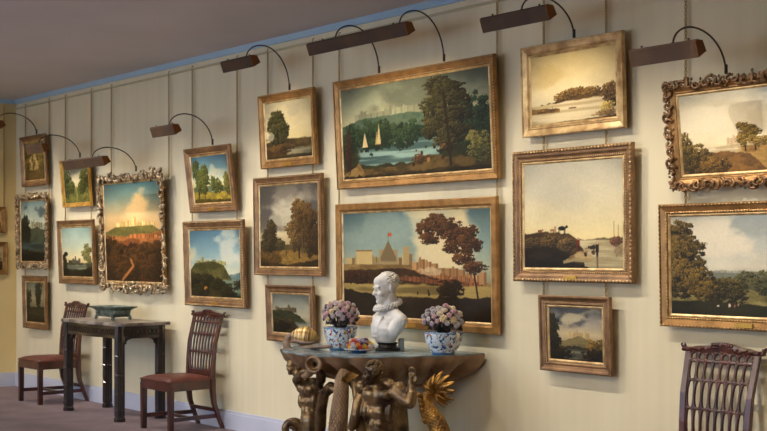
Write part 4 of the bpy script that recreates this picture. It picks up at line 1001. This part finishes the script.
# gold fins behind the middle figure's shoulder
mb = MB()
for k in range(7): leaf(mb, pv(346,384,-.95), pv(344+k*2.6, 371+abs(k-3)*1.2, -1.0), .013, .02, (0,-1,0))
mb.build('tail_fin', M['bronzebright'], st, smooth=True, org=O)
scaly([pv(424,520,-.62), pv(426,470,-.62), pv(440,440,-.62), pv(437,424,-.6), pv(427,408,-.58), pv(429,396,-.55), pv(440,388,-.52)], [.07,.066,.06,.056,.048,.04,.026], 'dolphin_tail', 'bronzebright')
mb = MB()
for k, (px, py) in enumerate(((428,381),(436,374),(444,371),(451,375),(456,382),(457,391),(455,400),(449,405))):
    leaf(mb, pv(435,393,-.55), pv(px, py, -.50-.01*k), .021, .03, (0,-1,.2)); leaf(mb, pv(436,393,-.58), pv(px-2, py+3, -.56), .012, .045, (0,-1,.2))
for k in range(6): leaf(mb, pv(423+k, 398+k*5, -.62), pv(418+k, 392+k*5, -.64), .016, .01, (0,-1,0))
mb.build('tail_fin', M['bronzebright'], st, smooth=True, org=O)
# foot of the left figure and the rocky plinth everything stands on
kc = Vector(pv(293,429.5,-.93)); cp = []; cr = []
for k in range(40):
    f = k/39; g = -PI/2+f*2*PI*1.6; rr = .058*(1-f)+.012; cp.append(kc+Vector((math.cos(g)*rr*.63, math.cos(g)*rr*.78-.02*f, math.sin(g)*rr))); cr.append(.026*(1-f)+.012)
cp = [Vector((X0-.15,-.62,.2)), Vector((X0-.3,-.8,.22)), kc+Vector((-.02,.1,-.1))]+cp; cr = [.06,.05,.036]+cr
MB().tube(cp, cr, 12).build('curled_tail', M['bronze'], st, smooth=True, org=O)
q = random.Random(2); pr = [('e', (X0-.0, -.55, .07), (.78,.42,.075))]
for k in range(26): pr.append(('e', (X0-.65+1.3*q.random(), -.2-.72*q.random(), .06+.05*q.random()), (.12+.08*q.random(), .1+.06*q.random(), .07+.05*q.random())))
pr += [('c', [pv(400,470,-.7), (X0+.2,-.6,.1)], [.05,.09]), ('c', [(X0+.1,-.35,.66),(X0+.1,-.35,.1)], [.12,.16]), ('c', [(X0+.42,-.62,.3),(X0+.4,-.6,.08)], [.07,.1])]
organic('rock_base', pr, M['bronze'], .018, 2, st, O)
# scrolled stone lip at the left end, under the gilt shell
mb = MB()
sp = [pv(301,354,-.90), pv(293,353.5,-.86), pv(287.5,350,-.80), pv(286,343,-.74), pv(288,337.5,-.70), pv(293,335,-.68), pv(297.5,337.5,-.68), pv(297,341.5,-.68)]
mb.tube([Vector(p) for p in sp], [.018,.024,.026,.026,.024,.021,.017,.012], 12)
for k in range(5): mb.ball(pv(302+k*6, 347.5-.2*k, -.66-.03*k), (.05,.055,.013), 10, 6)
mb.build('scrolled_lip', M['stone'], st, smooth=True, org=O)

# ------------------------------------------------------------------ gilt sea shell lying at the left end
sc = pv(306, 336.5, -.62)
g = tag(empty('sea_shell', (sc[0], sc[1], sc[2])), 'gilded striped sea shell lying at the left end of the shell console table', 'shell')
vs = []; fs = []; n = 24; R = 30
for i in range(R+1):
    t = i/R; x = -.1+.2*t; r = .072*(math.sin(PI*min(1, t*.9+.09))**.8)*(1+.022*math.sin(t*2*PI*9))
    for k in range(n): a = 2*PI*k/n; vs.append((x, r*math.cos(a)*.9+.01*math.sin(t*6), r*math.sin(a)*(1.0)))
for i in range(R):
    for k in range(n): a = i*n+k; b = i*n+(k+1) % n; fs.append((a, b, b+n, a+n))
fs += [tuple(range(n)), tuple(R*n+k for k in range(n))[::-1]]
sh = MB().add(vs, fs).build('shell_body', M['goldshell'], g, smooth=True)
g.rotation_euler = (0, .1, .8)
mb = MB().tube([(.09,-.03,-.02),(.05,-.058,-.035),(0,-.066,-.04),(-.05,-.055,-.035),(-.1,-.02,-.02)], [.006,.010,.012,.010,.006], 8)
mb.build('shell_lip', M['stone'], g, smooth=True)

# ------------------------------------------------------------------ marble bust
bp = at_z(387.5, 350.5, .851)
bu = tag(empty('marble_bust', (bp.x, bp.y, .851), (0, 0, -.24)), 'white marble bust of a short-haired person in a ruffed collar on a small black plinth', 'bust')
MB().lathe([(.088,0),(.088,.012),(.080,.018),(.066,.022),(.062,.042),(.070,.048),(.07,.056)], (0,.0,0), 32).build('plinth', M['plinth'], bu, bevel=0)
hc = Vector((0, -.015, .422))
pr = head_prims(hc, .96, (.16, 0, 0))
pr += [('c', [(0,.02,.24),(0,.008,.37)], [.062,.052]),
       ('e', (0,.0,.19), (.135,.085,.085)), ('e', (0,-.03,.155), (.12,.07,.105)), ('c', [(-.05,.015,.25),(-.175,.02,.215)], [.05,.042]), ('c', [(.05,.015,.25),(.175,.02,.215)], [.05,.042]),
       ('c', [(0,-.02,.17),(0,-.02,.145),(0,-.01,.128)], [.09,.09,.085]), ('e', (0,-.015,.10), (.098,.075,.075)), ('c', [(-.06,-.075,.235),(-.02,-.098,.17),(.0,-.095,.09)], [.008,.010,.006]), ('c', [(.07,-.07,.235),(.04,-.093,.17),(.03,-.088,.09)], [.007,.009,.006]), ('c', [(-.12,-.03,.23),(-.09,-.075,.17),(-.05,-.09,.09)], [.008,.010,.006]), ('c', [(-.165,.0,.22),(-.12,-.05,.14),(-.07,-.06,.09)], [.010,.012,.008]), ('c', [(.17,.02,.21),(.11,.0,.15),(.03,0,.11)], [.045,.05,.05]), ('c', [(-.17,.02,.21),(-.11,.0,.15),(-.03,0,.11)], [.045,.05,.05])]
body = organic('bust_body', pr, M['whitemarble'], .0048, 2, bu)
for v in body.data.vertices:
    if v.co.z < .064: v.co.z = .058
mb = MB(); q = random.Random(6)                            # short combed hair
for k in range(150):
    a = q.random()*2*PI; b = math.asin(.05+.95*q.random()); p = Vector((math.cos(a)*math.cos(b), math.sin(a)*math.cos(b), math.sin(b)))
    if p.y < -.45 and p.z < .86: continue
    c0 = hc+Vector((0,.018,.037)); e = c0+Vector((p.x*.066, p.y*.084, p.z*.072)); t = Vector((p.x*.3, -.9, .1)); t = (t-p*t.dot(p)).normalized()
    mb.tube([e-t*.016, e+p*.0035, e+t*.016], [.004,.0055,.003], 5)
mb.build('hair', M['whitemarble'], body, smooth=True)
mb = MB(); K = 120                                         # figure-eight ruff, tilted up at the back
for lay, (r1, zz) in enumerate(((.087,0),(.083,.012))):
    pts = []
    for k in range(K+1):
        a = 2*PI*k/K; rr = r1+.009*math.cos(a*26+lay*PI); pts.append((rr*math.cos(a), rr*math.sin(a)*1.02+.002, .303+zz+.028*math.sin(a)+.008*math.sin(a*26+lay*PI)))
    mb.tube(pts, .0068, 6, cap=False)
vs = []
mb.tube([(.066*math.cos(2*PI*k/24), .066*math.sin(2*PI*k/24)+.002, .303+.024*math.sin(2*PI*k/24)) for k in range(25)], .018, 8, cap=False)
mb.build('ruff', M['whitemarble'], body, smooth=True)
lb = at_z(401, 350.5, .851)
tag(MB().box(lb.x-.012, lb.x+.018, lb.y-.015, lb.y+.015, .851, .935).build('label_block', M['silverclip'], bevel=.002), 'small clear label block standing close beside the marble bust', 'label holder')

# ------------------------------------------------------------------ porcelain
def porc(name, seed, z0, z1, rim):
    m = mat(name, (206,220,228), .16, 0, None)
    nt = m.node_tree; b = nt.nodes['Principled BSDF']; prev = None
    tc = nt.nodes.new('ShaderNodeTexCoord'); src = (*lin((206,220,228)), 1)
    cur = nt.nodes.new('ShaderNodeRGB'); cur.outputs[0].default_value = src; cur = cur.outputs[0]
    for k, (col, sc_, th) in enumerate((((44,86,140), 34, .57), ((176,92,48), 40, .59), ((196,150,70), 52, .63), ((30,60,110), 60, .60))):
        n = nt.nodes.new('ShaderNodeTexNoise'); n.inputs['Scale'].default_value = sc_; n.inputs['Detail'].default_value = 2
        mp = nt.nodes.new('ShaderNodeMapping'); mp.inputs['Location'].default_value = (seed*3+k*5, k, 0); nt.links.new(tc.outputs['Object'], mp.inputs[0]); nt.links.new(mp.outputs[0], n.inputs['Vector'])
        r = nt.nodes.new('ShaderNodeMath'); r.operation = 'MULTIPLY_ADD'; r.inputs[1].default_value = 30; r.inputs[2].default_value = -30*th; r.use_clamp = True
        nt.links.new(n.outputs['Fac'], r.inputs[0]); mx = nt.nodes.new('ShaderNodeMixRGB'); mx.inputs[2].default_value = (*lin(col), 1)
        nt.links.new(r.outputs[0], mx.inputs[0]); nt.links.new(cur, mx.inputs[1]); cur = mx.outputs[0]
    sx = nt.nodes.new('ShaderNodeSeparateXYZ'); nt.links.new(tc.outputs['Object'], sx.inputs[0])
    for a_, b_ in ((z0, z0+.014), (rim-.010, rim-.002)):     # blue bands at foot and rim
        g1 = nt.nodes.new('ShaderNodeMath'); g1.operation = 'COMPARE'; g1.inputs[1].default_value = (a_+b_)/2; g1.inputs[2].default_value = (b_-a_)/2
        nt.links.new(sx.outputs[2], g1.inputs[0]); mx = nt.nodes.new('ShaderNodeMixRGB'); mx.inputs[2].default_value = (*lin((60,110,160)), 1)
        nt.links.new(g1.outputs[0], mx.inputs[0]); nt.links.new(cur, mx.inputs[1]); cur = mx.outputs[0]
    nt.links.new(cur, b.inputs['Base Color']); setin(b, 'Coat Weight', .5)
    return m
FL = [mat('flower_%d' % i, c, .35, 0, c2, 60) for i, (c, c2) in enumerate((((226,218,214),(176,164,170)), ((214,178,182),(176,130,140)), ((230,216,180),(196,166,116)), ((212,198,202),(150,130,144)), ((222,210,190),(190,160,130)), ((220,216,210),(110,104,118))))]
FS = [mat('small_flower_%d' % i, c, .35, 0, c2, 60) for i, (c, c2) in enumerate((((208,70,40),(150,40,30)), ((226,150,40),(190,90,30)), ((214,90,150),(160,50,110)), ((206,196,204),(150,150,180)), ((230,200,90),(200,140,50)), ((110,60,110),(70,40,80))))]
M['stem'] = mat('dark_leaf_glaze', (44,46,50), .4, 0, (70,66,62), 40)
def blossom_mesh(m, seed, r):
    q = random.Random(seed); mb = MB(); mb.ball((0,0,0), r*.45, 8, 5)
    for ring, (nn, rr, tilt) in enumerate(((5,.42,1.0),(7,.72,.45),(8,.9,.05))):
        for k in range(nn):
            a = 2*PI*k/nn+ring*.4; c = (math.cos(a)*rr*r, math.sin(a)*rr*r, r*(.42-.26*ring)); R_ = (Euler((0,0,a)).to_matrix() @ Euler((0,-tilt,0)).to_matrix())
            mb.ball(c, (r*.42, r*.36, r*.13), 6, 4, R_)
    return mb.mesh('blossom', m, True)
BL = [blossom_mesh(m, i, 1.0) for i, m in enumerate(FL)]; BS = [blossom_mesh(m, i+9, 1.0) for i, m in enumerate(FS)]
def bouquet(px, py, potw, poth, label, seed, foot, bh, bw):
    c = at_z(px, py, .851); root = tag(empty('porcelain_flower_pot', (c.x, c.y, .851)), label, 'flower pot', 'porcelain flower pots on the shell console table')
    R_ = potw/2
    prof = [(R_*.55,0),(R_*.6,.004),(R_*.58,.012),(R_*.62,.02),(R_*.8,poth*.35),(R_*.93,poth*.65),(R_*.96,poth*.88),(R_*1.02,poth),(R_*.95,poth),(R_*.88,poth*.85),(R_*.5,poth*.6)]
    prof = prof if not foot else [(R_*.62,0),(R_*.66,.006),(R_*.62,.018),(R_*.7,.026)]+prof[4:]
    MB().lathe(prof, (0,0,0), 32).build('pot', porc('painted_porcelain_%d' % seed, seed, 0, poth, poth), root, smooth=True)
    for s in (-1, 1):
        MB().tube([(s*R_*.98,0,poth*.98),(s*R_*1.12,0,poth*.94),(s*R_*1.1,0,poth*.78),(s*R_*.97,0,poth*.72)], .007, 8).build('handle', FL[2], root, smooth=True)
    mb = MB(); q = random.Random(seed); pos = []
    for k in range(48):
        z = (k+.5)/48; a = k*2.399; b = math.asin(min(.98, -.25+1.23*z)); p = Vector((math.cos(a)*math.cos(b), math.sin(a)*math.cos(b), math.sin(b)))
        j = .88+.2*q.random(); e = Vector((p.x*bw*j, p.y*bw*j*.9, poth+bh*.42+p.z*bh*.55*j)); pos.append((e, p))
        mb.tube([(p.x*.03, p.y*.03, poth-.01), (e.x*.6, e.y*.6, poth+.03+bh*.1), tuple(e)], .0028, 5)
        for m in range(3):
            l = e*.86+Vector((q.random()-.5, q.random()-.5, q.random()-.5))*.05; l.z = max(l.z, poth+.02); mb.ball(l, (.016,.010,.004), 6, 4, Euler((q.random()*3, q.random()*3, q.random()*3)).to_matrix())
    mb.lathe([(.03,poth*.6),(R_*.86,poth*.84),(R_*.8,poth*.9),(.02,poth*.98)], (0,0,0), 16)
    mb.build('stems_and_leaves', M['stem'], root, smooth=True)
    for e, p in pos:
        o = link('blossom', q.choice(BL), root, e); r = .0135+.0085*q.random(); o.scale = (r, r, r); o.rotation_euler = p.to_track_quat('Z', 'Y').to_euler()
    return root
bouquet(340.5, 349.5, .235, .155, 'porcelain flowers in a blue painted pot left of the bust, behind the dish', 5, True, .185, .13)
bouquet(443.5, 354, .262, .145, 'porcelain flowers in a wide white pot with orange and blue painting, right of the bust', 12, False, .175, .137)
c = at_z(359.5, 352.3, .851)
dish = tag(empty('porcelain_flower_dish', (c.x, c.y, .851)), 'small dish heaped with bright orange and pink porcelain flowers, in front of the left pot', 'dish')
MB().lathe([(.05,0),(.05,.006),(.08,.012),(.108,.022),(.11,.026),(.095,.02),(.05,.014)], (0,0,0), 28, rip=lambda a, j: .03*math.cos(a*8)*(j > 2)).build('dish', porc('dish_glaze', 9, 0, .02, .022), dish, smooth=True)
q = random.Random(4); mb = MB()
for k in range(44):
    z = (k+.5)/44; a = k*2.399; r = .092*math.sqrt(1-z**1.6)*(.8+.25*q.random()); zz = .028+.062*z
    o = link('blossom', q.choice(BS+[BL[0], BL[4], BL[5]]), dish, (r*math.cos(a), r*math.sin(a), zz)); s = .012+.009*q.random(); o.scale = (s, s, s); o.rotation_euler = Vector((math.cos(a)*r*9, math.sin(a)*r*9, z+.3)).to_track_quat('Z', 'Y').to_euler()
    mb.ball((r*.8*math.cos(a+.2), r*.8*math.sin(a+.2), zz-.012), (.016,.009,.005), 6, 4)
mb.lathe([(.03,.012),(.07,.02),(.06,.04),(.02,.07)], (0,0,0), 16); mb.build('leaves', M['stem'], dish, smooth=True)

# ------------------------------------------------------------------ light
def area(name, loc, tgt, sx, sy, power, col):
    l = bpy.data.lights.new(name, 'AREA'); l.shape = 'RECTANGLE'; l.size = sx; l.size_y = sy; l.energy = power; l.color = col
    o = bpy.data.objects.new(name, l); COL.objects.link(o); o.location = loc
    o.rotation_euler = (Vector(tgt)-Vector(loc)).to_track_quat('-Z', 'Y').to_euler(); return o
def spot(name, loc, tgt, power, ang, col, blend=.6, r=.03):
    l = bpy.data.lights.new(name, 'SPOT'); l.energy = power; l.spot_size = math.radians(ang); l.spot_blend = blend; l.color = col; l.shadow_soft_size = r
    o = bpy.data.objects.new(name, l); COL.objects.link(o); o.location = loc
    o.rotation_euler = (Vector(tgt)-Vector(loc)).to_track_quat('-Z', 'Y').to_euler(); return o
WARM = (1, .93, .83); DAY = (.45, .68, 1.0)
for i, (a, b) in enumerate(wins):
    area('window_daylight', ((a+b)/2, YF+.02, 1.7), ((a+b)/2-.3, -2.2, 0), b-a-.1, 1.8, 38, DAY).data.spread = math.radians(120)
for x, y, z, L in LAMPS:
    area('picture_lamp_glow', (x, y+.02, z-.012), (x, y+.26, z-.5), L*.8, .025, 1.7*L/.45, (1, .80, .54)).data.spread = math.radians(105)
for i, x in enumerate((-13.3,-12.7,-11.9,-11.1,-10.1,-9.2,-8.3,-7.3,-6.3,-5.2,-4.2,-3.2)):
    spot('ceiling_spot', (x-.8, -1.65, 3.22), (x, 0, 1.1), (82+1.2*i), 64, WARM, .8, .02)
for x, e in ((-10.5, 14), (-7, 34), (-3.5, 44)):  # unseen warm fill lights, added to warm and lift the upper wall
    area('added_warm_fill', (x, -4.6, 3.25), (x, -4.6, 0), 1.2, 1.2, e, (1, .82, .42))
for x in (-12, -8.5, -5):  # unseen upward fill lights, added to brighten the ceiling
    area('added_ceiling_fill', (x, -6.4, 2.4), (x, -6.4001, 3.3), 2.5, .4, 150, (1, .95, .93)).data.spread = math.radians(140)
spot('ceiling_spot', (-12.0, -1.6, 3.2), (XC, -1.2, 1.3), 80, 70, (1, .86, .62), .8, .03)  # extra unseen spot, added to brighten the end wall
w = bpy.data.worlds.new('daylight'); SC.world = w; w.use_nodes = True
w.node_tree.nodes['Background'].inputs[0].default_value = (.5, .7, 1, 1); w.node_tree.nodes['Background'].inputs[1].default_value = .6
vs_ = SC.view_settings; vs_.view_transform = 'Standard'; vs_.look = 'None'; vs_.gamma = 1; vs_.exposure = .02; vs_.use_curve_mapping = False
SC.cycles.max_bounces = 6; SC.cycles.use_denoising = True
